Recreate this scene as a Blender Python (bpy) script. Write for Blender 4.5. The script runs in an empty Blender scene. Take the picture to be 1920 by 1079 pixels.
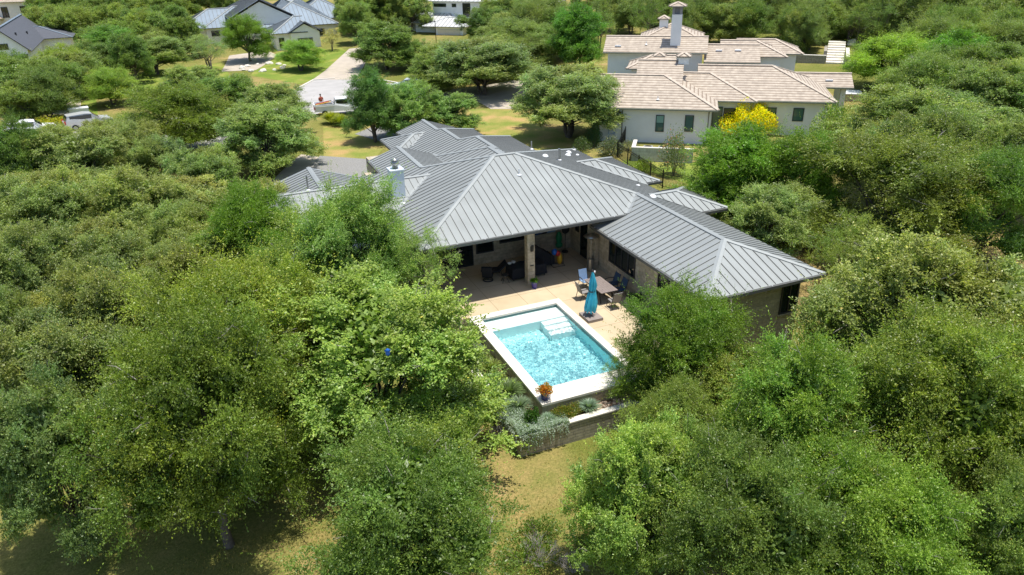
import bpy, bmesh, math, random
import numpy as np
from mathutils import Vector, Matrix

S = bpy.context.scene
COL = S.collection
R_ = math.radians

# ------------------------------------------------------------------ camera, sky, sun, exposure
CAM = np.array([-15.672, -34.506, 18.0])
FPX = 1401.3                       # focal length in photograph pixels (1920 wide)
def cam_axes(p, r, yaw):
    cy, sy = math.cos(yaw), math.sin(yaw)
    fh = np.array([-sy, cy, 0.0]); right = np.array([cy, sy, 0.0]); up = np.array([0, 0, 1.0])
    f = fh*math.cos(p) - up*math.sin(p); d = -(up*math.cos(p) + fh*math.sin(p))
    return np.array([right*math.cos(r)+d*math.sin(r), -right*math.sin(r)+d*math.cos(r), f])
AX = cam_axes(R_(25.32), R_(1.282), R_(-22.754))
cd = bpy.data.cameras.new('camera'); cam = bpy.data.objects.new('camera', cd); COL.objects.link(cam)
cd.sensor_width = 36.0; cd.lens = FPX/1920*36.0; cd.clip_start = 0.5; cd.clip_end = 2000
mw = Matrix.Identity(4)
for i in range(3):
    mw[i][0] = AX[0][i]; mw[i][1] = -AX[1][i]; mw[i][2] = -AX[2][i]; mw[i][3] = CAM[i]
cam.matrix_world = mw
S.camera = cam

SUN_EL, SUN_AZ = R_(81.0), R_(122)     # azimuth measured from +Y towards +X
sun_dir = Vector((math.sin(SUN_AZ)*math.cos(SUN_EL), math.cos(SUN_AZ)*math.cos(SUN_EL), math.sin(SUN_EL)))
world = bpy.data.worlds.new('World'); S.world = world; world.use_nodes = True
wn = world.node_tree; wn.nodes.clear()
sky = wn.nodes.new('ShaderNodeTexSky'); sky.sky_type = 'NISHITA'; sky.sun_disc = False
sky.sun_elevation = SUN_EL; sky.sun_rotation = SUN_AZ; sky.altitude = 300; sky.air_density = 1.0; sky.dust_density = 1.5
bgn = wn.nodes.new('ShaderNodeBackground'); bgn.inputs[1].default_value = 0.15
wo = wn.nodes.new('ShaderNodeOutputWorld')
wn.links.new(sky.outputs[0], bgn.inputs[0]); wn.links.new(bgn.outputs[0], wo.inputs[0])
sl = bpy.data.lights.new('sun', 'SUN'); sl.energy = 4.9; sl.angle = R_(0.55); sl.color = (1.0, 0.955, 0.87)
so = bpy.data.objects.new('sun', sl); COL.objects.link(so)
so.rotation_euler = sun_dir.to_track_quat('Z', 'Y').to_euler(); so.location = (0, 0, 60)
S.view_settings.view_transform = 'Standard'; S.view_settings.look = 'None'
S.view_settings.exposure = 0.22; S.view_settings.gamma = 1.0; S.view_settings.use_curve_mapping = False
S.cycles.max_bounces = 8; S.cycles.transparent_max_bounces = 12; S.cycles.diffuse_bounces = 4
S.cycles.sample_clamp_indirect = 6.0

# ------------------------------------------------------------------ survey helpers (photo pixel -> ground)
def sm(t):
    t = min(1.0, max(0.0, t)); return t*t*(3-2*t)
def terrain(x, y):
    w = sm((-3.4-x)/1.6)
    h = -0.12-1.45*sm((-1.5+1.3*w-y)/(7.5-4.2*w))
    h -= 0.9*sm((-14-y)/22)
    # hillside behind the tile-roofed house rises towards the back right
    d = (x*0.809 + (y-20)*0.588) - 40
    h += 0.05*max(0.0, d) * (1 if d < 60 else 60/d)
    h += 0.12*math.sin(x*0.21+1.0)*math.cos(y*0.17) * (1 if y < -13 else 0.0)
    return h
def at(px, py, z=None):
    d = AX.T @ np.array([(px-960)/FPX, (py-539.5)/FPX, 1.0])
    if z is not None:
        t = (z-CAM[2])/d[2]; p = CAM+t*d; return (float(p[0]), float(p[1]), float(z))
    zz = 0.0
    for _ in range(12):
        t = (zz-CAM[2])/d[2]; p = CAM+t*d; zz = 0.5*zz+0.5*terrain(p[0], p[1])
    return (float(p[0]), float(p[1]), float(terrain(p[0], p[1])))
def depth(p):
    return float(AX[2] @ (np.array(p)-CAM))

# ------------------------------------------------------------------ materials
def new_mat(name):
    m = bpy.data.materials.new(name); m.use_nodes = True; nt = m.node_tree
    return m, nt, nt.nodes['Principled BSDF']
def N(nt, t, **kw):
    n = nt.nodes.new('ShaderNode'+t)
    for k, v in kw.items():
        if k in n.inputs: n.inputs[k].default_value = v
        else: setattr(n, k, v)
    return n
def ramp(nt, stops):
    n = nt.nodes.new('ShaderNodeValToRGB'); e = n.color_ramp.elements
    while len(e) < len(stops): e.new(0.5)
    for i, (p, c) in enumerate(stops):
        e[i].position = p; e[i].color = (c[0], c[1], c[2], 1)
    return n
def simple(name, c, rough=0.6, metal=0.0, var=0.12, scale=3.0, bump=0.0, spec=0.5):
    """flat colour broken up by two scales of noise"""
    m, nt, b = new_mat(name)
    tc = N(nt, 'TexCoord'); n1 = N(nt, 'TexNoise', Scale=scale, Detail=6.0)
    nt.links.new(tc.outputs['Object'], n1.inputs['Vector'])
    lo = [x*(1-var) for x in c]; hi = [min(1, x*(1+var)) for x in c]
    r = ramp(nt, [(0.3, lo), (0.7, hi)])
    nt.links.new(n1.outputs['Fac'], r.inputs[0]); nt.links.new(r.outputs[0], b.inputs['Base Color'])
    b.inputs['Roughness'].default_value = rough; b.inputs['Metallic'].default_value = metal
    b.inputs['Specular IOR Level'].default_value = spec
    if bump:
        bp = N(nt, 'Bump', Strength=bump, Distance=0.02); n2 = N(nt, 'TexNoise', Scale=scale*8, Detail=4.0)
        nt.links.new(tc.outputs['Object'], n2.inputs['Vector'])
        nt.links.new(n2.outputs['Fac'], bp.inputs['Height']); nt.links.new(bp.outputs[0], b.inputs['Normal'])
    return m

M = {}
# painted standing seam metal
def metal_roof(name, c, rough=0.5, metal=0.55):
    m, nt, b = new_mat(name)
    tc = N(nt, 'TexCoord'); n1 = N(nt, 'TexNoise', Scale=0.7, Detail=5.0); n2 = N(nt, 'TexNoise', Scale=0.16, Detail=3.0)
    mp = N(nt, 'Mapping'); mp.inputs['Scale'].default_value = (1/0.434, 0.02, 1)
    wn_ = N(nt, 'TexWhiteNoise'); fl = N(nt, 'VectorMath', operation='FLOOR')
    nt.links.new(tc.outputs['UV'], mp.inputs['Vector']); nt.links.new(mp.outputs[0], fl.inputs[0]); nt.links.new(fl.outputs[0], wn_.inputs['Vector'])
    nt.links.new(tc.outputs['Object'], n1.inputs['Vector']); nt.links.new(tc.outputs['Object'], n2.inputs['Vector'])
    a = N(nt, 'Math', operation='MULTIPLY'); a.inputs[1].default_value = 0.10; nt.links.new(wn_.outputs['Value'], a.inputs[0])
    s = N(nt, 'Math', operation='ADD'); nt.links.new(n1.outputs['Fac'], s.inputs[0]); nt.links.new(a.outputs[0], s.inputs[1])
    s2 = N(nt, 'Math', operation='ADD'); nt.links.new(s.outputs[0], s2.inputs[0]); nt.links.new(n2.outputs['Fac'], s2.inputs[1])
    mp4 = N(nt, 'Mapping'); mp4.inputs['Scale'].default_value = (2.4, 0.16, 1); n4 = N(nt, 'TexNoise', Scale=1.0, Detail=6.0, Roughness=0.65)
    nt.links.new(tc.outputs['UV'], mp4.inputs['Vector']); nt.links.new(mp4.outputs[0], n4.inputs['Vector'])
    s5 = N(nt, 'Math', operation='MULTIPLY_ADD'); s5.inputs[1].default_value = 0.9; nt.links.new(n4.outputs['Fac'], s5.inputs[0]); nt.links.new(s2.outputs[0], s5.inputs[2]); s2 = s5
    r = ramp(nt, [(0.38, [x*0.84 for x in c]), (0.70, [x*1.10 for x in c])])
    mm = N(nt, 'Math', operation='MULTIPLY'); mm.inputs[1].default_value = 0.37; nt.links.new(s2.outputs[0], mm.inputs[0])
    nt.links.new(mm.outputs[0], r.inputs[0]); nt.links.new(r.outputs[0], b.inputs['Base Color'])
    b.inputs['Metallic'].default_value = metal; b.inputs['Roughness'].default_value = rough
    bp = N(nt, 'Bump', Strength=0.10, Distance=0.03); n3 = N(nt, 'TexNoise', Scale=1.6, Detail=2.0)
    nt.links.new(tc.outputs['Object'], n3.inputs['Vector']); nt.links.new(n3.outputs['Fac'], bp.inputs['Height']); nt.links.new(bp.outputs[0], b.inputs['Normal'])
    return m
M['roof'] = metal_roof('grey_metal_roof', (0.285, 0.305, 0.30), 0.55, 0.25)
M['seam'] = simple('roof_seam', (0.15, 0.15, 0.142), 0.6, 0.0, 0.1)  # darker than the panels: shade on the ribs' sides put into their colour
M['cap'] = metal_roof('ridge_flashing', (0.31, 0.33, 0.325), 0.55, 0.22)
M['gutter'] = simple('gutter_metal', (0.13, 0.13, 0.12), 0.5, 0.3, 0.08)
M['strap'] = simple('gutter_strap', (0.6, 0.6, 0.58), 0.4, 0.5, 0.05)
M['soffit'] = simple('soffit_board', (0.36, 0.31, 0.25), 0.7, 0, 0.08)
M['blue_roof'] = metal_roof('blue_grey_metal_roof', (0.20, 0.25, 0.30), 0.55, 0.3)
M['white_roof'] = metal_roof('white_metal_roof', (0.62, 0.63, 0.63), 0.5, 0.2)
M['dark_roof'] = simple('charcoal_shingle', (0.085, 0.092, 0.11), 0.85, 0, 0.15, 6)

def stone(name, c1, c2, mortar, bw=0.55, bh=0.19, ms=0.012):
    m, nt, b = new_mat(name)
    tc = N(nt, 'TexCoord'); br = N(nt, 'TexBrick', Scale=1.0)
    br.inputs['Brick Width'].default_value = bw; br.inputs['Row Height'].default_value = bh; br.inputs['Mortar Size'].default_value = ms
    br.inputs['Color1'].default_value = (*c1, 1); br.inputs['Color2'].default_value = (*c2, 1); br.inputs['Mortar'].default_value = (*mortar, 1)
    br.inputs['Bias'].default_value = -0.1; br.offset = 0.5; br.squash = 0.7; br.squash_frequency = 3
    nd = N(nt, 'TexNoise', Scale=1.3, Detail=3.0); mx = N(nt, 'MixRGB'); mx.inputs[0].default_value = 0.04
    nt.links.new(tc.outputs['UV'], nd.inputs['Vector']); nt.links.new(tc.outputs['UV'], mx.inputs[1]); nt.links.new(nd.outputs['Color'], mx.inputs[2])
    nt.links.new(mx.outputs[0], br.inputs['Vector'])
    n2 = N(nt, 'TexNoise', Scale=5.0, Detail=8.0); nt.links.new(tc.outputs['Object'], n2.inputs['Vector'])
    r = ramp(nt, [(0.3, (0.75, 0.74, 0.72)), (0.7, (1.12, 1.12, 1.12))])
    nt.links.new(n2.outputs['Fac'], r.inputs[0])
    mu = N(nt, 'MixRGB', blend_type='MULTIPLY'); mu.inputs[0].default_value = 1.0
    nt.links.new(br.outputs['Color'], mu.inputs[1]); nt.links.new(r.outputs[0], mu.inputs[2]); nt.links.new(mu.outputs[0], b.inputs['Base Color'])
    b.inputs['Roughness'].default_value = 0.9
    bp = N(nt, 'Bump', Strength=0.6, Distance=0.02); nt.links.new(br.outputs['Fac'], bp.inputs['Height']); bp.invert = True
    nt.links.new(bp.outputs[0], b.inputs['Normal'])
    return m
M['stone'] = stone('limestone_wall', (0.56, 0.48, 0.36), (0.44, 0.375, 0.27), (0.40, 0.35, 0.28))
M['pstone'] = stone('planter_stone', (0.40, 0.36, 0.29), (0.31, 0.28, 0.23), (0.2, 0.19, 0.17), 0.5, 0.14)
M['block'] = stone('grey_block_wall', (0.52, 0.53, 0.50), (0.46, 0.47, 0.44), (0.36, 0.36, 0.34), 0.9, 0.28)
M['stucco'] = simple('pale_stucco', (0.81, 0.83, 0.83), 0.9, 0, 0.04, 1.0, 0.15)
M['cream'] = simple('cream_stucco', (0.80, 0.79, 0.74), 0.9, 0, 0.04, 1.0, 0.15)
M['tan'] = simple('tan_stucco', (0.50, 0.44, 0.36), 0.9, 0, 0.05, 1.0)
M['trim'] = simple('trim_board', (0.22, 0.215, 0.19), 0.6, 0, 0.05)
M['darktrim'] = simple('black_trim', (0.03, 0.03, 0.035), 0.5, 0, 0.1)
M['coping'] = simple('pool_coping', (0.68, 0.64, 0.56), 0.75, 0, 0.05, 1.2, 0.1)
M['concrete'] = simple('path_concrete', (0.44, 0.38, 0.31), 0.9, 0, 0.10, 0.8, 0.1)
M['gravelroad'] = simple('gravel_drive', (0.24, 0.235, 0.225), 0.95, 0, 0.25, 14.0, 0.5)
M['road'] = simple('road_concrete', (0.39, 0.375, 0.36), 0.9, 0, 0.10, 0.5, 0.1)
M['white'] = simple('white_paint', (0.78, 0.79, 0.80), 0.45, 0, 0.03, 2)
M['whitemetal'] = simple('galvanized_white', (0.66, 0.72, 0.78), 0.4, 0.2, 0.05, 2)
M['steel'] = simple('brushed_steel', (0.35, 0.35, 0.34), 0.35, 0.8, 0.08)
M['black'] = simple('black_cover_fabric', (0.014, 0.016, 0.022), 0.85, 0, 0.3, 3, 0.3)
M['iron'] = simple('black_iron', (0.02, 0.02, 0.02), 0.5, 0.3, 0.1)
M['greyfab'] = simple('grey_sling_fabric', (0.23, 0.22, 0.215), 0.8, 0, 0.1, 20)
M['bluefab'] = simple('navy_sling_fabric', (0.022, 0.055, 0.11), 0.8, 0, 0.15, 12)
M['paleblue'] = simple('pale_blue_fabric', (0.18, 0.28, 0.45), 0.8, 0, 0.1, 12)
M['bronze'] = simple('bronze_frame', (0.055, 0.05, 0.045), 0.5, 0.4, 0.1)
M['turq'] = simple('turquoise_canopy', (0.04, 0.40, 0.56), 0.75, 0, 0.2, 4.0, 0.2)
M['cobalt'] = simple('cobalt_glaze', (0.012, 0.02, 0.16), 0.15, 0, 0.2, 6, spec=0.8)
M['violet'] = simple('indigo_glaze', (0.07, 0.06, 0.32), 0.3, 0, 0.15, 6)
M['paver'] = simple('umbrella_base_paver', (0.26, 0.22, 0.20), 0.85, 0, 0.12, 4)
M['bark'] = simple('bark', (0.12, 0.10, 0.085), 0.95, 0, 0.35, 6.0, 0.8)
M['twig'] = simple('pale_twig', (0.36, 0.33, 0.29), 0.9, 0, 0.2, 4.0)
M['soil'] = simple('soil', (0.16, 0.10, 0.06), 0.95, 0, 0.3, 5.0, 0.5)
M['red'] = simple('red_plastic', (0.55, 0.03, 0.03), 0.4); M['green'] = simple('green_plastic', (0.01, 0.22, 0.09), 0.4)
M['yellow'] = simple('yellow_vinyl', (0.75, 0.42, 0.03), 0.4); M['bluevinyl'] = simple('blue_vinyl', (0.02, 0.14, 0.55), 0.35)
M['cloth_red'] = simple('rust_shirt', (0.30, 0.07, 0.04), 0.9); M['cloth_dark'] = simple('dark_trousers', (0.03, 0.035, 0.05), 0.9)
M['skin'] = simple('skin', (0.38, 0.20, 0.13), 0.6); M['hair'] = simple('dark_hair', (0.02, 0.015, 0.01), 0.8)
M['rubber'] = simple('tyre_rubber', (0.02, 0.02, 0.02), 0.85)

def glass(name, c, rough=0.06):
    m, nt, b = new_mat(name); b.inputs['Base Color'].default_value = (*c, 1)
    b.inputs['Roughness'].default_value = rough; b.inputs['Specular IOR Level'].default_value = 0.8
    return m
M['glass'] = glass('dark_window_glass', (0.012, 0.02, 0.02)); M['tealglass'] = glass('teal_window_glass', (0.05, 0.13, 0.12))
M['shade'] = simple('roller_shade', (0.22, 0.40, 0.36), 0.8, 0, 0.05)

def tile_roof():
    m, nt, b = new_mat('concrete_roof_tile')
    tc = N(nt, 'TexCoord'); sp = N(nt, 'SeparateXYZ'); nt.links.new(tc.outputs['UV'], sp.inputs[0])
    row = N(nt, 'Math', operation='MULTIPLY'); row.inputs[1].default_value = 1/0.42; nt.links.new(sp.outputs[1], row.inputs[0])
    fr = N(nt, 'Math', operation='FRACT'); nt.links.new(row.outputs[0], fr.inputs[0])
    br = N(nt, 'TexBrick', Scale=1.0); br.inputs['Brick Width'].default_value = 0.34; br.inputs['Row Height'].default_value = 0.42; br.inputs['Mortar Size'].default_value = 0.0
    br.inputs['Color1'].default_value = (0.46, 0.40, 0.33, 1); br.inputs['Color2'].default_value = (0.40, 0.345, 0.285, 1)
    nt.links.new(tc.outputs['UV'], br.inputs['Vector'])
    n1 = N(nt, 'TexNoise', Scale=2.2, Detail=4.0); nt.links.new(tc.outputs['Object'], n1.inputs['Vector'])
    r = ramp(nt, [(0.3, (0.78, 0.76, 0.74)), (0.7, (1.12, 1.12, 1.1))]); nt.links.new(n1.outputs['Fac'], r.inputs[0])
    mu = N(nt, 'MixRGB', blend_type='MULTIPLY'); mu.inputs[0].default_value = 1
    nt.links.new(br.outputs['Color'], mu.inputs[1]); nt.links.new(r.outputs[0], mu.inputs[2])
    # darker along the lower lip of each tile course
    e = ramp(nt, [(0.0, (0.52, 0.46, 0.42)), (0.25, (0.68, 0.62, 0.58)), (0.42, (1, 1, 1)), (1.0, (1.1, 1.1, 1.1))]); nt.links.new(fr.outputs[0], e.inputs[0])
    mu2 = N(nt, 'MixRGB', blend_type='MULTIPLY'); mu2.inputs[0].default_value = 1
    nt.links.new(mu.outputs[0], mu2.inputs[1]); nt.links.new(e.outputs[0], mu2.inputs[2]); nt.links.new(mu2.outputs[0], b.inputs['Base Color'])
    inv = N(nt, 'Math', operation='SUBTRACT'); inv.inputs[0].default_value = 1.0; nt.links.new(fr.outputs[0], inv.inputs[1])
    bp = N(nt, 'Bump', Strength=0.8, Distance=0.06); nt.links.new(inv.outputs[0], bp.inputs['Height']); nt.links.new(bp.outputs[0], b.inputs['Normal'])
    b.inputs['Roughness'].default_value = 0.85
    return m
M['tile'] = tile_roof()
M['tilecap'] = simple('tile_ridge_cap', (0.50, 0.42, 0.34), 0.85, 0, 0.15, 3)

def grass_ground():
    m, nt, b = new_mat('dry_grass_ground')
    tc = N(nt, 'TexCoord'); n1 = N(nt, 'TexNoise', Scale=0.09, Detail=5.0, Roughness=0.6); n2 = N(nt, 'TexNoise', Scale=0.7, Detail=8.0, Roughness=0.7); n3 = N(nt, 'TexNoise', Scale=9.0, Detail=6.0, Roughness=0.8)
    for n in (n1, n2, n3): nt.links.new(tc.outputs['Object'], n.inputs['Vector'])
    a = N(nt, 'Math', operation='MULTIPLY_ADD'); a.inputs[1].default_value = 0.45; nt.links.new(n2.outputs['Fac'], a.inputs[0]); nt.links.new(n1.outputs['Fac'], a.inputs[2])
    a2 = N(nt, 'Math', operation='MULTIPLY_ADD'); a2.inputs[1].default_value = 0.14; nt.links.new(n3.outputs['Fac'], a2.inputs[0]); nt.links.new(a.outputs[0], a2.inputs[2])
    r = ramp(nt, [(0.68, (0.17, 0.19, 0.045)), (0.82, (0.245, 0.23, 0.075)), (0.92, (0.34, 0.265, 0.11)), (1.0, (0.41, 0.30, 0.155))])
    nt.links.new(a2.outputs[0], r.inputs[0])
    r3 = ramp(nt, [(0.32, (0.55, 0.58, 0.52)), (0.68, (1.28, 1.22, 1.15))]); nt.links.new(n3.outputs['Fac'], r3.inputs[0])
    mu = N(nt, 'MixRGB', blend_type='MULTIPLY'); mu.inputs[0].default_value = 1
    nt.links.new(r.outputs[0], mu.inputs[1]); nt.links.new(r3.outputs[0], mu.inputs[2]); nt.links.new(mu.outputs[0], b.inputs['Base Color'])
    b.inputs['Roughness'].default_value = 1.0; b.inputs['Specular IOR Level'].default_value = 0.1
    bp = N(nt, 'Bump', Strength=0.7, Distance=0.08); nt.links.new(n3.outputs['Fac'], bp.inputs['Height']); nt.links.new(bp.outputs[0], b.inputs['Normal'])
    return m
M['ground'] = grass_ground()
def lawn_mat(name, c1, c2, c3):
    m, nt, b = new_mat(name)
    tc = N(nt, 'TexCoord'); n1 = N(nt, 'TexNoise', Scale=0.35, Detail=5.0); n3 = N(nt, 'TexNoise', Scale=8.0, Detail=6.0)
    for n in (n1, n3): nt.links.new(tc.outputs['Object'], n.inputs['Vector'])
    r = ramp(nt, [(0.36, c1), (0.52, c2), (0.64, c3)]); nt.links.new(n1.outputs['Fac'], r.inputs[0])
    r3 = ramp(nt, [(0.25, (0.75, 0.75, 0.75)), (0.75, (1.15, 1.15, 1.15))]); nt.links.new(n3.outputs['Fac'], r3.inputs[0])
    mu = N(nt, 'MixRGB', blend_type='MULTIPLY'); mu.inputs[0].default_value = 1
    nt.links.new(r.outputs[0], mu.inputs[1]); nt.links.new(r3.outputs[0], mu.inputs[2]); nt.links.new(mu.outputs[0], b.inputs['Base Color'])
    b.inputs['Roughness'].default_value = 1.0; b.inputs['Specular IOR Level'].default_value = 0.1
    return m
M['lawn'] = lawn_mat('irrigated_lawn', (0.15, 0.22, 0.035), (0.20, 0.25, 0.045), (0.28, 0.28, 0.07))
M['yardlawn'] = lawn_mat('patchy_lawn', (0.20, 0.24, 0.05), (0.30, 0.27, 0.08), (0.42, 0.29, 0.12))

def deck_mat():
    m, nt, b = new_mat('salt_finish_deck')
    tc = N(nt, 'TexCoord'); n1 = N(nt, 'TexNoise', Scale=0.6, Detail=6.0); n2 = N(nt, 'TexNoise', Scale=18.0, Detail=5.0)
    for n in (n1, n2): nt.links.new(tc.outputs['Object'], n.inputs['Vector'])
    r = ramp(nt, [(0.3, (0.47, 0.375, 0.24)), (0.7, (0.59, 0.475, 0.32))]); nt.links.new(n1.outputs['Fac'], r.inputs[0])
    br = N(nt, 'TexBrick', Scale=1.0); br.offset = 0.0
    br.inputs['Brick Width'].default_value = 1.72; br.inputs['Row Height'].default_value = 1.72; br.inputs['Mortar Size'].default_value = 0.012
    br.inputs['Color1'].default_value = (1, 1, 1, 1); br.inputs['Color2'].default_value = (0.95, 0.95, 0.95, 1); br.inputs['Mortar'].default_value = (0.48, 0.42, 0.36, 1)
    mp = N(nt, 'Mapping'); mp.inputs['Location'].default_value = (2.72+1.72*5, 0.45+1.72*10, 0)
    nt.links.new(tc.outputs['Object'], mp.inputs['Vector']); nt.links.new(mp.outputs[0], br.inputs['Vector'])
    mu = N(nt, 'MixRGB', blend_type='MULTIPLY'); mu.inputs[0].default_value = 1
    nt.links.new(r.outputs[0], mu.inputs[1]); nt.links.new(br.outputs['Color'], mu.inputs[2]); nt.links.new(mu.outputs[0], b.inputs['Base Color'])
    b.inputs['Roughness'].default_value = 0.85
    bp = N(nt, 'Bump', Strength=0.3, Distance=0.01); nt.links.new(n2.outputs['Fac'], bp.inputs['Height']); nt.links.new(bp.outputs[0], b.inputs['Normal'])
    return m
M['deck'] = deck_mat()

def leaf_mat(name='leaf', trans=0.33):
    m = bpy.data.materials.new(name); m.use_nodes = True; nt = m.node_tree; nt.nodes.clear()
    oi = N(nt, 'ObjectInfo'); at_ = N(nt, 'Attribute', attribute_name='tint')
    mu = N(nt, 'MixRGB', blend_type='MULTIPLY'); mu.inputs[0].default_value = 1
    nt.links.new(oi.outputs['Color'], mu.inputs[1]); nt.links.new(at_.outputs['Color'], mu.inputs[2])
    p = N(nt, 'BsdfPrincipled', Roughness=0.42); p.inputs['Specular IOR Level'].default_value = 0.45
    nt.links.new(mu.outputs[0], p.inputs['Base Color'])
    tr = N(nt, 'BsdfTranslucent'); hs = N(nt, 'MixRGB', blend_type='MULTIPLY'); hs.inputs[0].default_value = 1; hs.inputs[2].default_value = (1.5, 1.7, 0.6, 1)
    nt.links.new(mu.outputs[0], hs.inputs[1]); nt.links.new(hs.outputs[0], tr.inputs['Color'])
    mx = N(nt, 'MixShader'); mx.inputs[0].default_value = trans
    o = N(nt, 'OutputMaterial'); nt.links.new(p.outputs[0], mx.inputs[1]); nt.links.new(tr.outputs[0], mx.inputs[2]); nt.links.new(mx.outputs[0], o.inputs[0])
    return m
M['leaf'] = leaf_mat()

# ------------------------------------------------------------------ mesh building
class MB:
    def __init__(s): s.v = []; s.f = []; s.uv = []; s.mi = []
    def add(s, pts, faces, mi=0, uvs=None):
        o = len(s.v); s.v += [tuple(map(float, p)) for p in pts]
        for k, f in enumerate(faces):
            s.f.append([o+i for i in f]); s.mi.append(mi)
            if uvs: s.uv.append(uvs[k])
            else:
                P = [Vector(s.v[o+i]) for i in f]
                n = Vector((0, 0, 0))
                for i in range(len(P)): n += P[i].cross(P[(i+1) % len(P)])
                if n.length < 1e-12: n = Vector((0, 0, 1))
                n.normalize()
                if abs(n.z) > 0.85: s.uv.append([(p.x, p.y) for p in P])
                else:
                    u = Vector((-n.y, n.x, 0)); u.normalize()
                    s.uv.append([(p.dot(u), p.z) for p in P])
    def box(s, x0, x1, y0, y1, z0, z1, mi=0, xf=None):
        P = [(x0, y0, z0), (x1, y0, z0), (x1, y1, z0), (x0, y1, z0), (x0, y0, z1), (x1, y0, z1), (x1, y1, z1), (x0, y1, z1)]
        if xf: P = [xf(*p) for p in P]
        s.add(P, [(0, 3, 2, 1), (4, 5, 6, 7), (0, 1, 5, 4), (1, 2, 6, 5), (2, 3, 7, 6), (3, 0, 4, 7)], mi)
    def beam(s, a, b, w, h, mi=0, up=(0, 0, 1)):
        a = Vector(a); b = Vector(b); d = (b-a)
        if d.length < 1e-6: return
        d.normalize(); u = Vector(up); r = d.cross(u)
        if r.length < 1e-4: r = d.cross(Vector((1, 0, 0)))
        r.normalize(); u = r.cross(d)
        c = [(-w/2, -h/2), (w/2, -h/2), (w/2, h/2), (-w/2, h/2)]
        P = [a+r*i+u*j for i, j in c]+[b+r*i+u*j for i, j in c]
        s.add([tuple(p) for p in P], [(0, 3, 2, 1), (4, 5, 6, 7), (0, 1, 5, 4), (1, 2, 6, 5), (2, 3, 7, 6), (3, 0, 4, 7)], mi)
    def tube(s, pts, rad, n=8, mi=0, caps=True):
        pts = [Vector(p) for p in pts]
        if not hasattr(rad, '__len__'): rad = [rad]*len(pts)
        rings = []
        for i, p in enumerate(pts):
            d = (pts[min(i+1, len(pts)-1)]-pts[max(i-1, 0)])
            if d.length < 1e-6: d = Vector((0, 0, 1))
            d.normalize(); r = d.cross(Vector((0.31, 0.95, 0.05))); r.normalize(); u = r.cross(d)
            rings.append([tuple(p+(r*math.cos(2*math.pi*k/n)+u*math.sin(2*math.pi*k/n))*rad[i]) for k in range(n)])
        P = [q for rg in rings for q in rg]; F = []
        for i in range(len(pts)-1):
            for k in range(n):
                a = i*n+k; b_ = i*n+(k+1) % n; F.append((a, b_, b_+n, a+n))
        if caps: F.append(tuple(range(n))[::-1]); F.append(tuple((len(pts)-1)*n+k for k in range(n)))
        s.add(P, F, mi)
    def lathe(s, prof, c=(0, 0, 0), n=20, mi=0):
        P = []; F = []
        for r, z in prof: P += [(c[0]+r*math.cos(2*math.pi*k/n), c[1]+r*math.sin(2*math.pi*k/n), c[2]+z) for k in range(n)]
        for i in range(len(prof)-1):
            for k in range(n):
                a = i*n+k; b_ = i*n+(k+1) % n; F.append((a, b_, b_+n, a+n))
        s.add(P, F, mi)
    def ellipsoid(s, c, r, n=14, mi=0, rot=None):
        P = []; F = []; m_ = n//2
        for i in range(m_+1):
            th = math.pi*i/m_
            for k in range(n):
                ph = 2*math.pi*k/n; v = Vector((r[0]*math.sin(th)*math.cos(ph), r[1]*math.sin(th)*math.sin(ph), r[2]*math.cos(th)))
                if rot: v = rot @ v
                P.append((c[0]+v.x, c[1]+v.y, c[2]+v.z))
        for i in range(m_):
            for k in range(n):
                a = i*n+k; b_ = i*n+(k+1) % n; F.append((a, a+n, b_+n, b_))
        s.add(P, F, mi)
    def build(s, name, mats, parent=None, smooth=False, loc=None):
        if not isinstance(mats, (list, tuple)): mats = [mats]
        me = bpy.data.meshes.new(name); me.from_pydata(s.v, [], s.f)
        ul = me.uv_layers.new(name='UVMap'); flat = [c for f in s.uv for uv in f for c in uv]
        ul.data.foreach_set('uv', flat)
        for m in mats: me.materials.append(m)
        me.polygons.foreach_set('material_index', s.mi)
        if smooth: me.polygons.foreach_set('use_smooth', [True]*len(s.f))
        me.update(); o = bpy.data.objects.new(name, me); COL.objects.link(o)
        if parent: o.parent = parent
        if loc: o.location = loc
        return o

def tag(o, label, cat, group=None):
    o['label'] = label; o['category'] = cat
    if group: o['group'] = group
    return o
def thing(name, label, cat, loc=(0, 0, 0), rz=0, group=None):
    o = bpy.data.objects.new(name, None); COL.objects.link(o); o.empty_display_size = 0.3
    o.location = loc; o.rotation_euler = (0, 0, rz); return tag(o, label, cat, group)
def struct(o, kind='structure'):
    o['kind'] = kind; return o
def copy_thing(root, loc, rz=None, label=None, group=None, scale=None):
    r = root.copy(); COL.objects.link(r); r.location = loc
    if rz is not None: r.rotation_euler = (0, 0, rz)
    if scale: r.scale = scale
    if label: r['label'] = label
    if group: r['group'] = group
    for ch in root.children:
        c = ch.copy(); COL.objects.link(c); c.parent = r
        for g in ch.children:
            d = g.copy(); COL.objects.link(d); d.parent = c
    return r

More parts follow.
